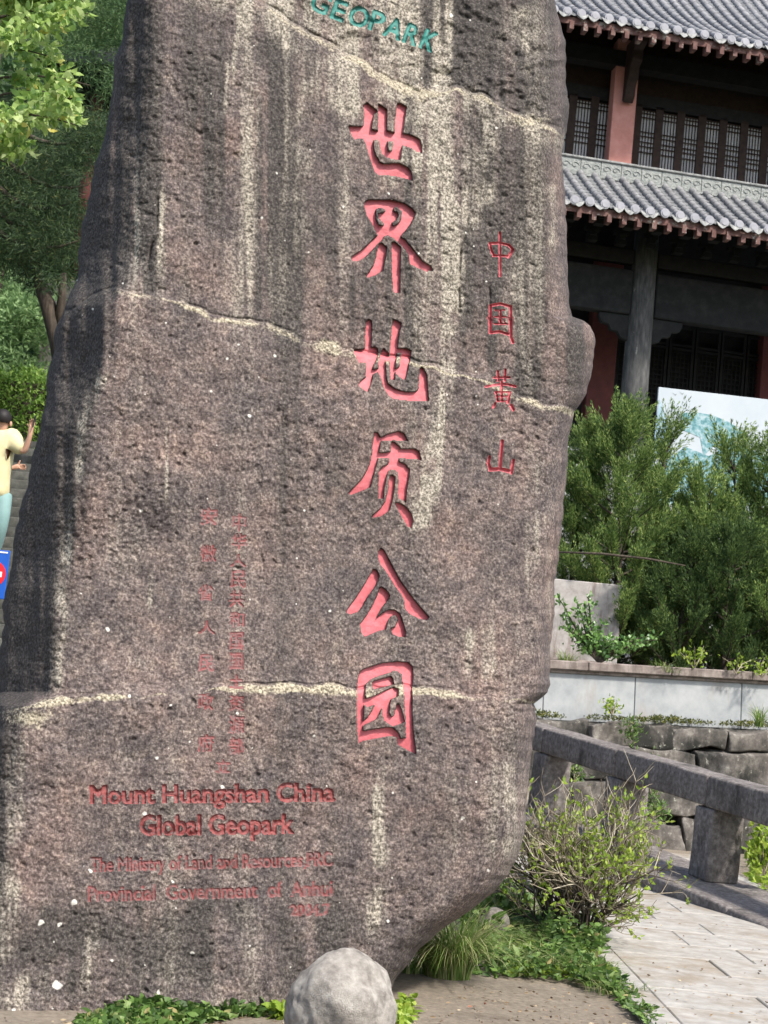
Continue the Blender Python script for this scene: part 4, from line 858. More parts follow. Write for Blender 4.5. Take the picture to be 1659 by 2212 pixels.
# --- junipers behind the planter wall
def juniper(base, h, rad, seed, label, dens=1.0, lean=(0, 0), mat='juniper', low=.12):
    rng = np.random.default_rng(seed); rr = random.Random(seed)
    t = empty('juniper', base); tag(t, label, 'juniper', 'junipers on the terrace')
    wood = MB(); top_ = Vector((lean[0], lean[1], h * .93))
    trunk = arc((0, 0, -.1), top_, (rr.uniform(-.15, .15), rr.uniform(-.1, .1), 0), 8)
    wood.tube(trunk, [.075 * (1 - .85 * i / 8) * h / 3.5 for i in range(9)], 7)
    Pp, Dd, Ll, Ww = [], [], [], []
    nl = int(40 * dens)
    for k in range(nl + 3):
        f = low + (1 - low) * ((k + rr.random()) / nl) if k < nl else .97
        f = min(f, .985); i = f * 8; p0 = trunk[int(i)].lerp(trunk[min(int(i) + 1, 8)], i - int(i))
        az = k * 2.4 + rr.uniform(-.5, .5); prof = (1 - f) ** .75 * (.75 + .35 * min(1, f / .3)); ln = rad * (prof * rr.uniform(.65, 1.15) + .12)
        up_ = rr.uniform(.25, .75) + f * .5
        d = Vector((math.cos(az), math.sin(az), up_)); tip = p0 + d * ln
        if k >= nl: tip = p0 + Vector((rr.uniform(-.2, .2), rr.uniform(-.2, .2), h * .1))
        lim = arc(p0, tip, (0, 0, -.10 * ln), 5); wood.tube(lim, [.022, .018, .014, .010, .007, .004], 4, cap=False)
        ns = int(17 * dens * (.6 + ln))
        for j in range(ns):
            g = .30 + .70 * rr.random() ** .75; ii_ = g * 5; q = lim[int(min(ii_, 4.999))].lerp(lim[min(int(ii_) + 1, 5)], ii_ - int(ii_))
            ax = Vector((d.x * .45 + rr.gauss(0, .32), d.y * .45 + rr.gauss(0, .32), .95 + rr.gauss(0, .2))).normalized()
            sl = rr.uniform(.18, .46) * (1.25 if f > .9 else 1); m = int(54 * dens ** .3)
            s = rng.random(m) ** .8; th = rng.random(m) * 6.283; a1 = np.array(ax.orthogonal().normalized()); a2 = np.cross(np.array(ax), a1)
            rad_ = (.075 * (1 - s) ** .75 * (.3 + s) * 2.0 + .005)
            off = a1 * (np.cos(th) * rad_)[:, None] + a2 * (np.sin(th) * rad_)[:, None]
            Pp.append(np.array(q) + np.array(ax) * (s * sl)[:, None] + off * .45); Dd.append(np.array(ax) * .9 + off * 9 * (1.1 - s)[:, None] + rng.standard_normal((m, 3)) * .22)
            Ll.append(rng.uniform(.035, .07, m)); Ww.append(rng.uniform(.011, .018, m))
    wood.obj('trunk', M['bark'], t, smooth=True)
    leaf_obj('crown', [leaf_geo(np.concatenate(Pp), np.concatenate(Dd), np.concatenate(Ll), np.concatenate(Ww), rng)], M[mat], t)
    return t
def jbase(px, Y): p = pY(px, 1420, Y); return (p.x, Y, TZ)
def jh(px, py, Y): return pY(px, py, Y).z - TZ
juniper(jbase(1318, 21.9), jh(1330, 912, 21.9), 1.05, 101, 'juniper nearest the rock with a tall pointed tip before the red post', 1.25, (-.05, 0), low=.05)
juniper(jbase(1238, 22.3), jh(1250, 945, 22.3), .75, 102, 'juniper partly hidden behind the right edge of the rock', 1.1, low=.05)
juniper(jbase(1380, 22.4), jh(1402, 925, 22.4), .52, 103, 'slim juniper with a spire standing at the left corner of the poster', .8, (.12, 0))
juniper(jbase(1490, 22.0), jh(1470, 1045, 22.0), 1.0, 104, 'lower juniper with open dark limbs in front of the poster', .9)
juniper(jbase(1555, 22.6), jh(1548, 962, 22.6), .9, 105, 'juniper whose tip stands before the printed pine', .9)
juniper(jbase(1650, 22.2), jh(1648, 982, 22.2), 1.15, 106, 'tall juniper at the right edge of the view', 1.0)
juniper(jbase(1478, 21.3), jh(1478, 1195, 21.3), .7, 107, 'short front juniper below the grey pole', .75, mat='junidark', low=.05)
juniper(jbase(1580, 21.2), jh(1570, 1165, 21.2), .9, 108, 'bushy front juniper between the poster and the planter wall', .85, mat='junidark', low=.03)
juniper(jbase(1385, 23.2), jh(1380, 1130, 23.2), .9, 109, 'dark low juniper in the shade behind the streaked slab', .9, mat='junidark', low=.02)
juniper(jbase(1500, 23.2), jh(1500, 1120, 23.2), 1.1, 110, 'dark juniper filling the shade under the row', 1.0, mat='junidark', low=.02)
juniper(jbase(1690, 21.4), jh(1690, 1180, 21.4), .95, 111, 'low juniper cut off by the right edge of the view', .9, low=.02)
bp = MB().tube([pY(1190, 1192, 20.6), pY(1300, 1196, 20.6), pY(1400, 1207, 20.7), pY(1480, 1222, 20.8)], [.013, .016, .015, .009], 7).obj('grey_pole', M['bark'], None, True)
tag(bp, 'long thin grey pole lying across the junipers', 'pole')

# --- leafy little plants
def spray_plant(name, base, stems, label, cat, mat, leafL, leafW, n_leaf, seed, wood='bark', hexa=True, group=None, r0=.008):
    """stems: list of world polylines; leaves along the outer half of each stem"""
    rng = np.random.default_rng(seed); t = empty(name, base); B = Vector(base); tag(t, label, cat, group)
    wb = MB(); Pp, Dd = [], []
    for st in stems:
        st = [Vector(p) - B for p in st]; wb.tube(st, [r0 * (1 - .75 * i / (len(st) - 1)) for i in range(len(st))], 5, cap=False)
        for _ in range(n_leaf):
            g = (.25 + .75 * rng.random()) * (len(st) - 1); i = int(min(g, len(st) - 1.001)); q = st[i].lerp(st[i + 1], g - i); dr = (st[i + 1] - st[i]).normalized()
            Pp.append(np.array(q) + rng.standard_normal(3) * leafL * .55); Dd.append(np.array(dr) * .5 + rng.standard_normal(3) * .75 + np.array([0, 0, .25]))
    wb.obj('stem', M[wood], t, True)
    n = len(Pp); leaf_obj('foliage', [leaf_geo(np.array(Pp), np.array(Dd), rng.uniform(.7, 1.2, n) * leafL, rng.uniform(.8, 1.15, n) * leafW, rng, .18, hexa)], M[mat], t)
    return t
rr = random.Random(5)
# glossy low shrub on the planter, reaching over the coping
yb = 20.2; b0 = pY(1295, 1432, yb); st = []
for tip in [(1205, 1290), (1225, 1330), (1245, 1300), (1275, 1340), (1240, 1365), (1300, 1345), (1330, 1390), (1365, 1385), (1395, 1390), (1420, 1382), (1400, 1375), (1345, 1405), (1282, 1372), (1262, 1312), (1215, 1350), (1320, 1372), (1270, 1290)]:
    e_ = pY(tip[0], tip[1], yb + rr.uniform(-.25, .25)); m_ = pY(1285 + (tip[0] - 1285) * .45, 1412 + (tip[1] - 1412) * .35, yb); st.append([b0, b0.lerp(m_, .6), m_, m_.lerp(e_, .6) + Vector((0, 0, .03)), e_])
spray_plant('glossy_shrub', b0, st, 'small spreading shrub with glossy leaves on the planter before the slab', 'shrub', 'gloss', .075, .038, 60, 61, r0=.018)
def weed(px, py, Y, tips, label, mat, L_, W_, n, seed, name='weed', cat='weed', wood='twig'):
    b = pY(px, py, Y); st = [[b, b.lerp(pY(tx, ty, Y + rr.uniform(-.12, .12)), .5) + Vector((rr.uniform(-.03, .03), 0, .03)), pY(tx, ty, Y + rr.uniform(-.15, .15))] for tx, ty in tips]
    return spray_plant(name, b, st, label, cat, mat, L_, W_, n, seed, wood)
weed(1500, 1445, 20.1, [(1465, 1405), (1480, 1410), (1500, 1395), (1520, 1395), (1512, 1412), (1490, 1418), (1528, 1405)], 'yellow green weed with dry twigs on the planter coping', 'fresh', .07, .034, 12, 62)
weed(1590, 1455, 20.1, [(1560, 1420), (1600, 1410), (1580, 1440), (1625, 1425), (1610, 1440)], 'sparse weed on the planter near the right edge', 'fresh', .055, .028, 10, 63)
weed(1645, 1465, 20.1, [(1632, 1435), (1652, 1420), (1665, 1440), (1670, 1425), (1640, 1450)], 'leafy weed on the planter at the right edge', 'fresh', .06, .03, 14, 64)
weed(1322, 1545, 19.4, [(1302, 1512), (1315, 1508), (1335, 1512), (1342, 1525), (1310, 1525), (1328, 1530), (1300, 1530)], 'pale yellow weed growing at the foot of the concrete wall', 'fresh', .06, .03, 12, 65)
weed(1365, 1595, 19.2, [(1350, 1555), (1362, 1550), (1380, 1558), (1372, 1570), (1358, 1590), (1340, 1575), (1385, 1580), (1368, 1610)], 'green fern tuft hanging from the retaining wall joint', 'cover', .07, .02, 26, 66)
weed(1410, 1770, 17.9, [(1400, 1680), (1415, 1700), (1430, 1690), (1405, 1720), (1425, 1740), (1440, 1760), (1395, 1745)], 'tall green weed between two railing posts', 'cover', .08, .02, 40, 67)
weed(1240, 1690, 18.2, [(1230, 1660), (1250, 1655), (1262, 1672), (1225, 1680), (1245, 1640)], 'small weed seen through the railing beside the rock', 'cover', .08, .022, 26, 68)
weed(1650, 1890, 14.2, [(1630, 1800), (1645, 1780), (1660, 1790), (1680, 1800), (1640, 1830), (1620, 1850), (1655, 1850), (1690, 1840)], 'bright weed behind the last railing post at the right edge', 'fresh', .075, .04, 30, 69)
weed(1415, 1680, 18.4, [(1408, 1622), (1420, 1630), (1395, 1640), (1430, 1650)], 'thin weed on the stone wall behind the beam', 'cover', .06, .018, 18, 70)

# --- grass tufts
def tuft(name, base, n, h, spread, lean, label, seed, wd=.006, group=None):
    rng = np.random.default_rng(seed); t = empty(name, base); tag(t, label, 'grass', group)
    V_, F_ = [], []; b = 0; SEG = 6
    for i in range(n):
        a = rng.random() * 6.283; r = spread[0] * math.sqrt(rng.random()); p = np.array([math.cos(a) * r, math.sin(a) * r * spread[1], 0])
        d = np.array([math.cos(a) * .7 + lean[0] + rng.normal(0, .3), math.sin(a) * .4 + lean[1] + rng.normal(0, .25), 0.0]); L_ = h * rng.uniform(.55, 1.15); wv = unit(np.cross(np.append(d[:2], 0) + 1e-3, [0, 0, 1.]))
        bend = rng.uniform(.7, 1.4)
        for s in range(SEG + 1):
            u_ = s / SEG; ang = bend * u_ * 1.7; q = p + np.array([0, 0, 1.]) * L_ * math.sin(min(ang, 2.4)) / 1.7 / bend * 1.0 + d * L_ * .95 * (1 - math.cos(ang)) / bend
            hw = wd * .5 * (1 - u_ ** 2 * .95); V_ += [q + wv * hw, q - wv * hw]
        for s in range(SEG): F_.append((b + 2 * s, b + 2 * s + 1, b + 2 * s + 3, b + 2 * s + 2))
        b += 2 * (SEG + 1)
    link('blades', npmesh('blades', np.array(V_), np.array(F_), True), t, M['grass']); return t
g0 = pZ(965, 2112); tuft('grass_tuft', (g0.x, g0.y, -.01), 850, .62, (.13, .8), (-.30, -.55), 'large arching grass tuft at the rock foot beside the boulder', 41)
g1 = pZ(880, 2100); tuft('grass_tuft', (g1.x, g1.y, -.01), 160, .26, (.10, .8), (-.1, -.3), 'smaller grass tuft between the boulder and the large tuft', 42)
g2 = pZ(1040, 2060); tuft('grass_tuft', (g2.x, g2.y, -.01), 280, .34, (.16, .8), (.0, -.35), 'grass tuft under the right corner of the rock', 43)
for k_, (gx_, gy_, gn_, gh_, gl_) in enumerate([(1105, 2100, 170, .26, 'grass tuft at the front of the leafy ground cover'), (1190, 2095, 150, .24, 'grass tuft in front of the twiggy shrub'), (1275, 2105, 130, .20, 'short grass tuft beside the paving edge'), (1330, 2145, 110, .14, 'low grass tuft at the corner of the paving'), (1180, 1990, 160, .34, 'grass growing between the rock and the twiggy shrub')]):
    gp = pZ(gx_, gy_); tuft('grass_tuft', (gp.x, gp.y, -.01), gn_, gh_, (.17, .6), (0, -.25), gl_, 140 + k_)
g3 = pY(1640, 1570, 19.5); tuft('grass_tuft', g3, 70, .42, (.05, 1), (.0, -.2), 'spiky grass tuft on the wall ledge at the right edge', 44, .012)
g4 = pY(1225, 1432, 19.75); tuft('grass_tuft', g4, 60, .25, (.12, .4), (.0, -.2), 'thin grass on the planter beside the rock', 45, .01)
g5 = pY(1440, 1452, 19.95); tuft('grass_tuft', g5, 60, .22, (.2, .3), (.0, -.2), 'dry grass on the planter before the junipers', 46, .01)

# --- ground cover (uncountable)
def cover_patch(name, pts_pix, n, L_, W_, hgt, mat, seed, label, z0=.0, hexa=True, up=.35):
    rng = np.random.default_rng(seed); poly = np.array(pts_pix, float); E = loops_edges([poly]); lo, hi = poly.min(0), poly.max(0); P = np.zeros((0, 2))
    while len(P) < n:
        c_ = rng.uniform(lo, hi, (n * 2, 2)); P = np.concatenate([P, c_[inside(c_, E)]])
    P = P[:n]; W3 = atZ(P[:, 0], P[:, 1], z0)
    cl = mnoise.noise
    hv = np.array([max(.12, .55 + .8 * cl(Vector((q[0] * 4, q[1] * 4, seed)))) for q in W3])
    W3[:, 2] += rng.random(n) * hgt * hv
    D = rng.standard_normal((n, 3)); D[:, 2] = np.abs(D[:, 2]) * up; D[:, 1] -= .35
    o = leaf_obj(name, [leaf_geo(W3, D, rng.uniform(.6, 1.25, n) * L_, rng.uniform(.7, 1.2, n) * W_, rng, .15, hexa)], M[mat]); tag(o, label, None, None, 'stuff'); return o
cover_patch('ground_cover', [(1010, 2020), (1080, 1990), (1180, 2010), (1290, 2070), (1350, 2140), (1330, 2150), (1230, 2120), (1100, 2115), (1020, 2110)], 2600, .07, .026, .17, 'cover', 71, 'leafy green ground cover under the twiggy shrub')
cover_patch('ground_cover', [(1080, 2040), (1200, 2040), (1310, 2090), (1340, 2140), (1230, 2115), (1090, 2110)], 900, .045, .030, .10, 'fresh', 171, 'small fresh leaves among the ground cover')
cover_patch('ground_cover', [(990, 1985), (1060, 1940), (1130, 1960), (1150, 2030), (1040, 2050)], 1500, .08, .05, .26, 'cover', 72, 'broad leaves climbing the corner of the rock')
cover_patch('ground_cover', [(1150, 2020), (1230, 2000), (1310, 2040), (1300, 2085), (1180, 2075)], 1500, .06, .028, .30, 'cover', 172, 'weeds crowding the stems of the twiggy shrub')
cover_patch('ground_cover', [(1270, 2085), (1340, 2120), (1410, 2190), (1440, 2235), (1420, 2235), (1330, 2155)], 900, .05, .024, .05, 'cover', 75, 'weeds along the edge of the paving')
cover_patch('low_weeds', [(170, 2205), (300, 2180), (470, 2172), (630, 2160), (640, 2190), (480, 2205), (330, 2235), (180, 2250)], 1700, .055, .036, .07, 'cover', 73, 'low bright weeds along the foot of the rock')
cover_patch('low_weeds', [(560, 2175), (600, 2168), (650, 2165), (650, 2200), (590, 2205)], 420, .06, .034, .17, 'fresh', 74, 'taller weeds beside the egg-shaped boulder')
cover_patch('low_weeds', [(855, 2170), (885, 2150), (900, 2180), (880, 2230), (850, 2220)], 160, .05, .03, .05, 'fresh', 76, 'small weeds right of the egg-shaped boulder')
cover_patch('gully_plants', [(1610, 1830), (1700, 1800), (1760, 1900), (1680, 1960), (1620, 1910)], 900, .10, .055, .4, 'fresh', 77, 'bright plants growing beyond the railing')
cover_patch('leaf_litter', [(100, 2205), (640, 2170), (860, 2190), (1000, 2130), (1250, 2135), (1420, 2240), (900, 2330), (60, 2300)], 900, .03, .012, .006, 'litter', 78, 'dry leaf litter scattered over the dirt', .012, False, .05)
cover_patch('leaf_litter', [(1300, 2060), (1440, 1920), (1700, 2040), (1760, 2300), (1450, 2240)], 160, .028, .014, .002, 'litter', 79, 'dry leaf bits scattered over the paving', .03, False, .05)
rngp = np.random.default_rng(55)
PQ = np.concatenate([rngp.uniform([-60, 2180], [1420, 2330], (420, 2))]); W3 = atZ(PQ[:, 0], PQ[:, 1], 0.0); W3 = W3[(W3[:, 0] < PX0 - .02)]
oct_v = np.array([(1, 0, 0), (-1, 0, 0), (0, 1, 0), (0, -1, 0), (0, 0, 1), (0, 0, -1)], float); oct_f = np.array([(0, 2, 4), (2, 1, 4), (1, 3, 4), (3, 0, 4), (2, 0, 5), (1, 2, 5), (3, 1, 5), (0, 3, 5)])
szp = np.abs(rngp.normal(0, .003, len(W3))) + .002
pv_ = (W3[:, None, :] + np.array([0, 0, .004]) + (oct_v[None] * rngp.uniform(.6, 1.2, (len(W3), 6, 1))) * szp[:, None, None]).reshape(-1, 3)
pf_ = (np.arange(len(W3))[:, None, None] * 6 + oct_f[None]).reshape(-1, 3)
tag(link('pebbles', npmesh('pebbles', pv_, pf_, True), None, M['dirt']), 'small grit and pebbles scattered over the dirt', None, None, 'stuff')
# moss along the ledge
rng = np.random.default_rng(80); n = 5200; xx = rng.uniform(-.9, wl, n); den = np.array([mnoise.noise(Vector((q * 1.6, 0, 0))) for q in xx]); keep = rng.random(n) < .45 + .9 * den; xx = xx[keep]; n = len(xx)
P = np.array([MW @ Vector((x, rng.uniform(-.13, .12), .0)) for x in xx]); P[:, 2] += rng.random(n) * .06 * (1 + den[keep]) - .01
D = rng.standard_normal((n, 3)); D[:, 2] = np.abs(D[:, 2]) + .3
tag(leaf_obj('moss', [leaf_geo(P, D, rng.uniform(.02, .05, n), .02, rng)], M['moss']), 'yellow green moss along the ledge under the concrete wall', None, None, 'stuff')

# --- twiggy shrub by the rock
def twig_shrub(base, seed):
    rr = random.Random(seed); rng = np.random.default_rng(seed); t = empty('twiggy_shrub', base); tag(t, 'half bare twiggy shrub with few bright leaves right of the rock', 'shrub')
    thick, thin = MB(), MB(); LP, LD, FP, FD = [], [], [], []
    def grow(p, d, L_, r, lvl):
        n = 4; pts = [p]; q = p.copy(); dd = d.copy()
        for i in range(n):
            dd = (dd + Vector((rr.gauss(0, .16), rr.gauss(0, .16), rr.gauss(.05, .10)))).normalized(); q = q + dd * (L_ / n); pts.append(q.copy())
        (thick if lvl < 2 else thin).tube(pts, [r * (1 - .45 * i / n) for i in range(n + 1)], 5 if lvl < 2 else 3, cap=False)
        if lvl >= 3:
            if rr.random() < (.50 if q.x > .10 else .30):
                for _ in range(rr.randint(2, 6)):
                    g = pts[rr.randint(1, n)]; LP.append(tuple(g)); LD.append((dd.x + rr.gauss(0, .7), dd.y + rr.gauss(0, .7), dd.z + rr.gauss(.2, .5)))
            return
        k = rr.randint(4, 5) if lvl < 2 else rr.randint(3, 4)
        for j in range(k):
            i = rr.randint(2, n) if j else n; az = rr.random() * 6.283; sp = rr.uniform(.35, .85)
            side_ = dd.orthogonal().normalized(); side_ = Matrix.Rotation(az, 3, dd) @ side_
            grow(pts[i], (dd * math.cos(sp) + side_ * math.sin(sp)).normalized(), L_ * rr.uniform(.5, .8), r * .62, lvl + 1)
    for k in range(30):
        az = rr.random() * 6.283; sp = rr.uniform(.08, 1.05)
        d = Vector((math.cos(az) * math.sin(sp) + .12, math.sin(az) * math.sin(sp) * .8, math.cos(sp))).normalized(); grow(Vector((rr.uniform(-.12, .12), rr.uniform(-.1, .1), 0)), d, rr.uniform(.30, .50), .012, 0)
    thick.obj('branch', M['bark'], t, True); thin.obj('twigs', M['twig'], t, True)
    n = len(LP); leaf_obj('foliage', [leaf_geo(np.array(LP), np.array(LD), rng.uniform(.025, .05, n), rng.uniform(.014, .024, n), rng, .15, True)], M['fresh'], t)
    return t
sb = pZ(1222, 2045); ts = twig_shrub((sb.x, sb.y, -.02), 9); ts.scale = (1.0, 1.0, 1.06); ts.rotation_euler = (0, R(-5), 0)

# ================================================================== left side: hill, trees, steps, visitor
hv, hf = [], []; nx, ny = 60, 50
for j in range(ny + 1):
    for i in range(nx + 1):
        x = -27 + 26.5 * i / nx; t = j / ny; y = 27 + 26 * t - .10 * (x + 8); z = 2.0 + 26 * t ** .8 + .9 * mnoise.noise(Vector((x * .3, y * .3, 1)))
        hv.append((x, y, z))
for j in range(ny):
    for i in range(nx): a = j * (nx + 1) + i; hf.append((a, a + 1, a + nx + 2, a + nx + 1))
me = npmesh('hillside', hv, hf); tag(link('hillside', me, None, M['hill']), kind='structure', label='wooded hillside behind the rock')
def clump_leaves(centers, radii, per, L_, W_, rng, hexa=False, droop=0.0, up=.3):
    C_ = np.repeat(np.array(centers), per, 0); Rr = np.repeat(np.array(radii), per)[:, None]; n = len(C_)
    o_ = unit(rng.standard_normal((n, 3))) * rng.random((n, 1)) ** .45; P = C_ + o_ * Rr * np.array([1, 1, .7])
    D = o_ * .6 + rng.standard_normal((n, 3)) * .6 + np.array([0, -.2, up - droop]); return leaf_geo(P, D, rng.uniform(.65, 1.25, n) * L_, rng.uniform(.75, 1.2, n) * W_, rng, .18, hexa)
# hillside forest mass
rng = np.random.default_rng(90); hv_ = np.array(hv); pick = rng.choice(len(hv_), 520); cen = hv_[pick] + rng.standard_normal((520, 3)) * .4 + np.array([0, -.3, .5])
tag(leaf_obj('forest', [clump_leaves(cen, rng.uniform(.6, 1.5, 520), 110, .26, .14, rng)], M['mid']), 'distant dark green forest covering the hillside', None, None, 'stuff')
def tree(name, base, clumps, limbs, label, mat, L_, W_, per, seed, group='trees on the slope', hexa=False, droop=0, trunk_r=.12, cat='tree', up=.3):
    """clumps: (point, radius) in world; limbs: list of world polylines with start radius"""
    rng = np.random.default_rng(seed); t = empty(name, base); B = np.array(base); tag(t, label, cat, group)
    wb = MB()
    for pts, r in limbs: wb.tube([Vector(p) - Vector(base) for p in pts], [r * (1 - .8 * i / (len(pts) - 1)) for i in range(len(pts))], 7, cap=False)
    wb.obj('trunk', M['bark'], t, True)
    leaf_obj('crown', [clump_leaves([np.array(c_) - B for c_, _ in clumps], [r for _, r in clumps], per, L_, W_, rng, hexa, droop, up)], M[mat], t); return t
def poly_points(pix, n, rng):
    poly = np.array(pix, float); E = loops_edges([poly]); lo, hi = poly.min(0), poly.max(0); P = np.zeros((0, 2))
    while len(P) < n: c_ = rng.uniform(lo, hi, (n * 3, 2)); P = np.concatenate([P, c_[inside(c_, E)]])
    return P[:n]
# near bright broadleaf: limbs reach in from the left
rng = np.random.default_rng(91)
PP = poly_points([(-260, -160), (215, -160), (196, 30), (150, 55), (148, 110), (180, 160), (200, 188), (160, 220), (168, 275), (135, 290), (100, 255), (45, 280), (28, 370), (-260, 420)], 150, rng)
cl = [(pY(x, y_, rng.uniform(12.6, 14.2)), rng.uniform(.10, .22)) for x, y_ in PP]
mb_ = pZ(-520, 1560, 0); mb_ = Vector((-5.0, 13.6, 0))
lim = [([mb_, Vector((-5.0, 13.6, 2.5)), Vector((-4.8, 13.5, 5.0)), Vector((-4.5, 13.4, 8.0))], .16)]
for tip in [(190, 30), (195, 185), (165, 270), (30, 360), (100, 120), (150, -100), (20, 240), (120, 200), (60, 40)]:
    e_ = pY(tip[0], tip[1], rng.uniform(12.8, 14)); s0 = Vector((-4.75, 13.5, e_.z - rng.uniform(.2, .9))); lim.append((arc(s0, e_, (0, 0, .25), 7), .024))
tree('broadleaf_tree', mb_, cl, lim, 'near tree with sunlit yellow green leaves hanging at upper left', 'maple', .10, .052, 62, 92, hexa=True, droop=.35)
# dark conifer
rng = np.random.default_rng(93)
PP = poly_points([(-200, 250), (120, 290), (215, 240), (235, 300), (205, 400), (180, 480), (165, 590), (110, 600), (60, 580), (-200, 600)], 170, rng)
cb = Vector((-5.6, 19.6, 2.4)); cl = [(pY(x, y_, rng.uniform(19.0, 20.8)), rng.uniform(.22, .42)) for x, y_ in PP]
lim = [([cb, cb + Vector((.05, 0, 3)), cb + Vector((0, 0, 6)), cb + Vector((.1, 0, 9))], .2)]
for tip in [(200, 300), (190, 400), (150, 440), (90, 480), (60, 350), (170, 520), (20, 420)]:
    e_ = pY(tip[0], tip[1], rng.uniform(19, 20.2)); lim.append((arc(Vector((-5.55, 19.6, e_.z + .3)), e_, (0, 0, -.25), 6), .05))
tree('dark_conifer', cb, cl, lim, 'dark conifer with drooping boughs left of the rock', 'pine', .10, .010, 330, 94, droop=.5)
rng = np.random.default_rng(95)
PP = poly_points([(60, -200), (330, -200), (330, 240), (230, 230), (170, 150), (100, 60)], 110, rng)
cb = Vector((-5.2, 24.5, 3)); cl = [(pY(x, y_, rng.uniform(23.6, 25.5)), rng.uniform(.3, .55)) for x, y_ in PP]
lim = [([cb, cb + Vector((.2, 0, 4)), cb + Vector((.3, 0, 8)), cb + Vector((.6, 0, 11))], .2)]
tree('green_conifer', cb, cl, lim, 'mid green conifer seen between the near leaves and the rock top', 'mid', .10, .016, 200, 96, droop=.3)
rng = np.random.default_rng(97)
PP = poly_points([(-220, 560), (40, 580), (105, 650), (120, 740), (110, 810), (-220, 820)], 80, rng)
cb = Vector((-7.0, 26.0, 3)); cl = [(pY(x, y_, rng.uniform(25, 27)), rng.uniform(.3, .5)) for x, y_ in PP]
tree('pale_tree', cb, cl, [([cb, cb + Vector((.1, 0, 2)), cb + Vector((.2, 0, 5))], .14)], 'pale green tree farther off above the hedge', 'pale', .13, .05, 130, 98)
# leaning dark trunk beside the rock
lt = empty('leaning_tree', (-4.4, 21.3, 3.0)); tag(lt, 'forked dark trunk leaning behind the left edge of the rock', 'tree', 'trees on the slope')
B_l = Vector((-4.4, 21.3, 3.0))
MB().tube([pY(150, 860, 21.3) - B_l, pY(128, 740, 21.3) - B_l, pY(104, 660, 21.3) - B_l, pY(84, 612, 21.4) - B_l, pY(70, 560, 21.5) - B_l], [.16, .14, .11, .075, .05], 8).tube([pY(125, 730, 21.3) - B_l, pY(134, 640, 21.2) - B_l, pY(138, 590, 21.2) - B_l], [.09, .06, .04], 7).obj('trunk', M['bark'], lt, True)
rng = np.random.default_rng(99); cl = [np.array(pY(rng.uniform(40, 170), rng.uniform(520, 620), rng.uniform(21, 22)) - B_l) for _ in range(26)]
leaf_obj('crown', [clump_leaves(cl, [.22] * 26, 120, .12, .018, rng, False, .4)], M['pine'], lt)
# hedge
rng = np.random.default_rng(100); hb = pY(20, 930, 23.0)
hg = empty('hedge', (hb.x - 1, 23, hb.z)); tag(hg, 'clipped green hedge with a sunlit top behind the visitor', 'hedge')
n = 15000; hx = rng.uniform(hb.x - 3.2, hb.x + 1.1, n); face = rng.random(n)
ztop_h = pY(40, 812, 23).z; hz = np.where(face < .35, ztop_h + rng.normal(0, .05, n), rng.uniform(hb.z - .5, ztop_h, n)); hy = np.where(face < .35, rng.uniform(22.9, 23.9, n), 22.9 + rng.normal(0, .07, n))
hp = np.stack([hx, hy, hz], 1) + .06 * np.sin(np.stack([hx * 7, hx * 5, hx * 9], 1)); D = rng.standard_normal((n, 3)) + np.array([0, -.6, .7])
leaf_obj('foliage', [leaf_geo(hp - np.array(hg.location), D, rng.uniform(.05, .10, n), rng.uniform(.03, .05, n), rng, .15)], M['hedge'], hg)
MB().box(-2.3, 2.05, .02, .9, -1.5, ztop_h - hb.z - .08).obj('woody_core', M['bark'], hg)
# stairs
feet = pY(-8, 1210, 18.6); sz = feet.z
sa = empty('stone_stairs', (feet.x, 17.5, 0)); tag(sa, 'dark stone stairs climbing the slope behind the visitor', 'stairs')
z_ = sz - .155 * 9; y_ = feet.y - .35 - .34 * 9; k = 0
while z_ < sz + 2.4:
    me = rough_block('step', 5.2, .42, .155, k * 2.2, .008, .012, 3); o = link('step', me, sa, M['step']); o.location = (-.5, y_ + .21 - 17.5, z_ - .0775)
    MB().box(-3.1, 2.1, y_ + .30 - 17.5, y_ + 1.2 - 17.5, -.6, z_ - .16).obj('step_bed', M['step'], sa)
    z_ += .155; y_ += .34; k += 1
MB().box(-9, -3.0, y_ - .3, y_ + 1.5, 0, sz + 2.3).obj('slope_bank', M['hill'])['kind'] = 'structure'
bpy.data.objects['slope_bank']['label'] = 'dark bank at the head of the stairs'

# visitor --------------------------------------------------------------
def skinned(name, verts, edges, radii, mat, parent, sub=2, root=0):
    me = bpy.data.meshes.new(name); me.from_pydata([tuple(v) for v in verts], edges, []); me.update()
    ob = bpy.data.objects.new(name, me); COL.objects.link(ob)
    md = ob.modifiers.new('s', 'SKIN'); md.use_smooth_shade = True
    for i, sv in enumerate(me.skin_vertices[0].data): r = radii[i]; sv.radius = r if hasattr(r, '__len__') else (r, r); sv.use_root = (i == root)
    sd = ob.modifiers.new('u', 'SUBSURF'); sd.levels = sub; sd.render_levels = sub
    dg = bpy.context.evaluated_depsgraph_get(); dg.update(); m2 = bpy.data.meshes.new_from_object(ob.evaluated_get(dg))
    bpy.data.objects.remove(ob); m2.name = name
    return link(name, m2, parent, mat)
YP = 18.6; pe = empty('person', (feet.x, feet.y, sz)); tag(pe, 'person in a yellow shirt and teal trousers raising a phone on the stairs', 'person'); PB = Vector((feet.x, feet.y, sz))
J = lambda px, py, dy=0.0: pY(px, py, YP + dy) - PB
hip, waist, chest, neck = J(-4, 1065), J(-3, 1020), J(0, 965), J(3, 934)
hl, hr = J(-17, 1072, .02), J(8, 1072, -.02); kl, kr = J(-30, 1138, .05), J(2, 1135, -.10); al, ar = J(-34, 1198, .12), J(-14, 1200, .05)
shl, shr = J(-28, 945, .02), J(22, 944, -.03); elr, wrr, har = J(52, 978, -.10), J(64, 944, -.16), J(68, 926, -.17)
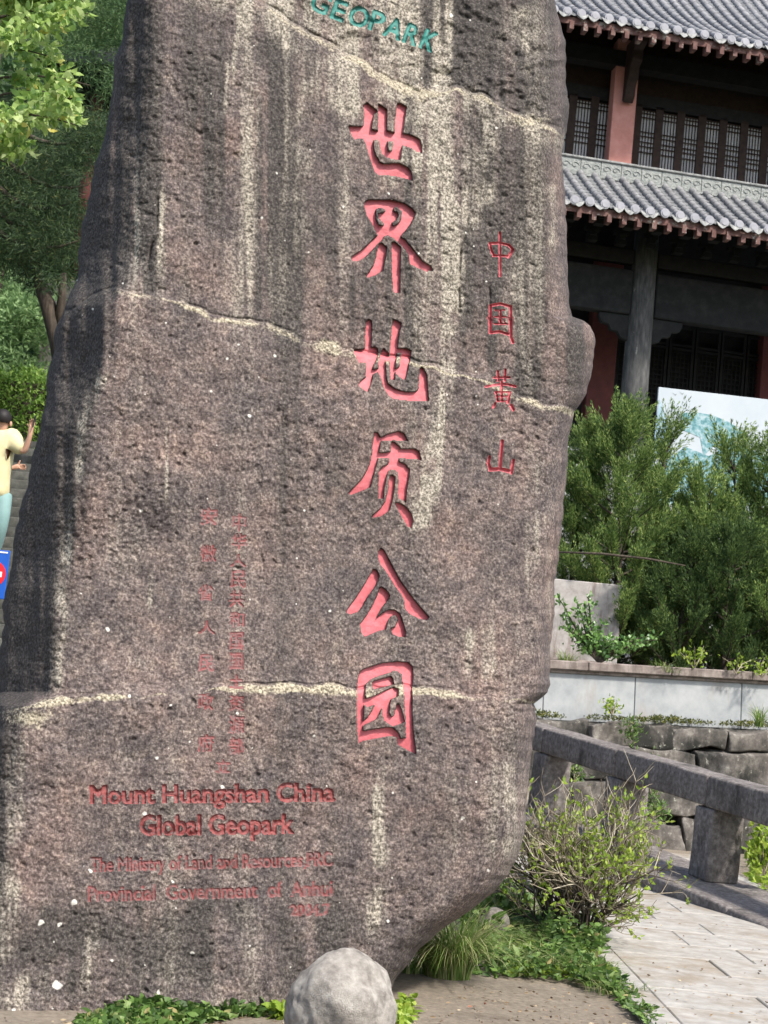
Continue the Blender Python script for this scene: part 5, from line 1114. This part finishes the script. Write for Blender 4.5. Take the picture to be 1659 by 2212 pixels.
ell, wrl, hal = J(-34, 995, .15), J(20, 1012, .32), J(38, 1008, .34)
head0, head1, head2 = J(4, 922, -.01), J(6, 908, -.02), J(6, 900, -.02)
vs = [hip, waist, chest, neck, head0, head1, head2, shl, ell, wrl, hal, shr, elr, wrr, har, hl, kl, al, al + Vector((.02, -.16, -.04)), hr, kr, ar, ar + Vector((.05, -.16, -.04))]
es = [(0, 1), (1, 2), (2, 3), (3, 4), (4, 5), (5, 6), (2, 7), (7, 8), (8, 9), (9, 10), (2, 11), (11, 12), (12, 13), (13, 14), (0, 15), (15, 16), (16, 17), (17, 18), (0, 19), (19, 20), (20, 21), (21, 22)]
ra = [(.11, .09), (.12, .095), (.14, .10), .055, .075, .095, .075, .055, .042, .03, .026, .055, .042, .03, .028, .06, .05, .04, .035, .06, .05, .04, .035]
fb = len(vs)
for base_, tipdir, th in ((har, Vector((.02, 0, 1)), Vector((-.7, .2, .6))), (hal, Vector((1, 0, .0)), Vector((.3, -.2, .9)))):
    bi_ = 14 if base_ is har else 10; td = tipdir.normalized(); sd_ = td.cross(Vector((0, 1, 0))).normalized()
    for q, (o_, L_) in enumerate([(-.026, .070), (-.009, .080), (.009, .075), (.026, .060)]):
        a_ = base_ + sd_ * o_ + td * .045; m_ = a_ + td * L_ * .55 + Vector((0, -.012, 0)); e_ = a_ + td * L_ * .85 + Vector((0, -.035, 0)); i0 = len(vs)
        vs += [a_, m_, e_]; es += [(bi_, i0), (i0, i0 + 1), (i0 + 1, i0 + 2)]; ra += [.010, .009, .007]
    i0 = len(vs); vs += [base_ + th.normalized() * .045, base_ + th.normalized() * .085]; es += [(bi_, i0), (i0, i0 + 1)]; ra += [.011, .008]
skinned('body', vs, es, ra, M['skin'], pe)
sv_ = [hip + Vector((0, 0, -.10)), waist, chest, neck + Vector((0, 0, -.025)), shl, shl.lerp(ell, .75), shr, shr.lerp(elr, .55), elr.lerp(shr, .06)]
skinned('shirt', sv_, [(0, 1), (1, 2), (2, 3), (2, 4), (4, 5), (2, 6), (6, 7), (7, 8)], [(.19, .15), (.185, .145), (.195, .15), .09, .12, .085, .125, .095, .09], M['shirt'], pe)
skinned('trousers', [hip + Vector((0, 0, .06)), hip + Vector((0, 0, -.03)), hl + Vector((0, 0, -.06)), hl.lerp(kl, .5), kl, al, hr + Vector((0, 0, -.06)), hr.lerp(kr, .5), kr, ar], [(0, 1), (1, 2), (2, 3), (3, 4), (4, 5), (1, 6), (6, 7), (7, 8), (8, 9)], [(.15, .125), (.16, .13), .11, .105, .09, .075, .11, .105, .09, .075], M['trousers'], pe)
for a_ in (al, ar): MB().box(-.05, .05, -.20, .07, -.07, .0, Matrix.Translation(a_ + Vector((0, 0, -.02)))).obj('shoe', M['shoe'], pe, True, .025, 2)
bm = bmesh.new(); bmesh.ops.create_icosphere(bm, subdivisions=4, radius=1)
for v in bm.verts: v.co = Vector((v.co.x * .102, v.co.y * .112, v.co.z * .108)) + head1 + Vector((0, -.012, .028))
bmesh.ops.delete(bm, geom=[v for v in bm.verts if v.co.z < head1.z - .045 + (.0 if v.co.y < head1.y else .06)], context='VERTS')
me = bpy.data.meshes.new('hair'); bm.to_mesh(me); bm.free(); [setattr(f, 'use_smooth', True) for f in me.polygons]; link('hair', me, pe, M['hair'])
bm = bmesh.new(); bmesh.ops.create_icosphere(bm, subdivisions=3, radius=1)
for v in bm.verts: v.co = Vector((v.co.x * .016, v.co.y * .024, v.co.z * .034)) + head1 + Vector((.100, .0, -.035))
me = bpy.data.meshes.new('ear'); bm.to_mesh(me); bm.free(); [setattr(f, 'use_smooth', True) for f in me.polygons]; link('ear', me, pe, M['skin'])
ph = MB().box(-.006, .006, -.038, .038, -.02, .135).obj('phone', M['black'], None, bevel=.005); ph.location = PB + har + Vector((.02, -.03, .03)); ph.rotation_euler = (0, R(8), R(20))
tag(ph, 'dark phone held up in the raised hand', 'phone')
# blue sign
sp_ = pY(22, 1190, 16.6); sb_ = pY(22, 1296, 16.6); sh = sp_.z - sb_.z
sg_ = empty('blue_sign', (sp_.x, 16.6, 0)); tag(sg_, 'blue board with a red prohibition disc at the left edge', 'sign')
MB().box(-.62, 0, 0, .03, sb_.z, sp_.z).obj('sign_board', M['signblue'], sg_, bevel=.006)
MB().box(-.60, -.02, -.004, -.001, sp_.z - .03, sp_.z - .015).obj('sign_line', M['signwhite'], sg_)
cz = sb_.z + sh * .50; cxs = -.155
disc = [(math.cos(2 * math.pi * k / 28) * .14, math.sin(2 * math.pi * k / 28) * .14) for k in range(28)]
MB().prism(disc, lambda p: Vector((cxs + p[0], -.006, cz + p[1])), lambda p: Vector((cxs + p[0], -.001, cz + p[1]))).obj('prohibition_disc', M['signred'], sg_)
MB().box(cxs - .1, cxs + .1, -.010, -.0065, cz - .028, cz + .028).obj('disc_bar', M['signwhite'], sg_)
for x in (-.5, -.1): MB().box(x - .02, x + .02, .032, .07, sb_.z - 2.6, sp_.z - .05).obj('sign_post', M['metal'], sg_)
# small pavilion glimpsed behind the leaves
c1, c2 = pY(205, 250, 26.5), pY(222, 205, 26.5)
pv = empty('pavilion', (c1.x, 27.5, 0)); tag(pv, 'small shaded pavilion glimpsed between leaves and rock', 'pavilion')
for dx in (0, 1.6):
    for dy in (-1, 1): MB().tube([(dx, dy, c1.z - 3), (dx, dy, c2.z)], .12, 12).obj('post', M['darkred'], pv, True)
MB().box(-.3, 1.9, -1.2, 1.2, c2.z, c2.z + .25).obj('beam', M['darkwood'], pv)
MB().box(-.4, 2.0, -1.3, 1.3, 0, c1.z - 3).obj('floor', M['step'], pv)
MB().add([(-.9, -1.9, c2.z + .2), (2.5, -1.9, c2.z + .2), (2.5, 1.9, c2.z + .2), (-.9, 1.9, c2.z + .2), (.8, 0, c2.z + 1.5)], [(0, 1, 4), (1, 2, 4), (2, 3, 4), (3, 0, 4), (3, 2, 1, 0)]).obj('roof', M['darkwood'], pv)
MB().box(.25, 1.4, .6, .8, c1.z - 3, c2.z).obj('back_panel', M['redwood'], pv)
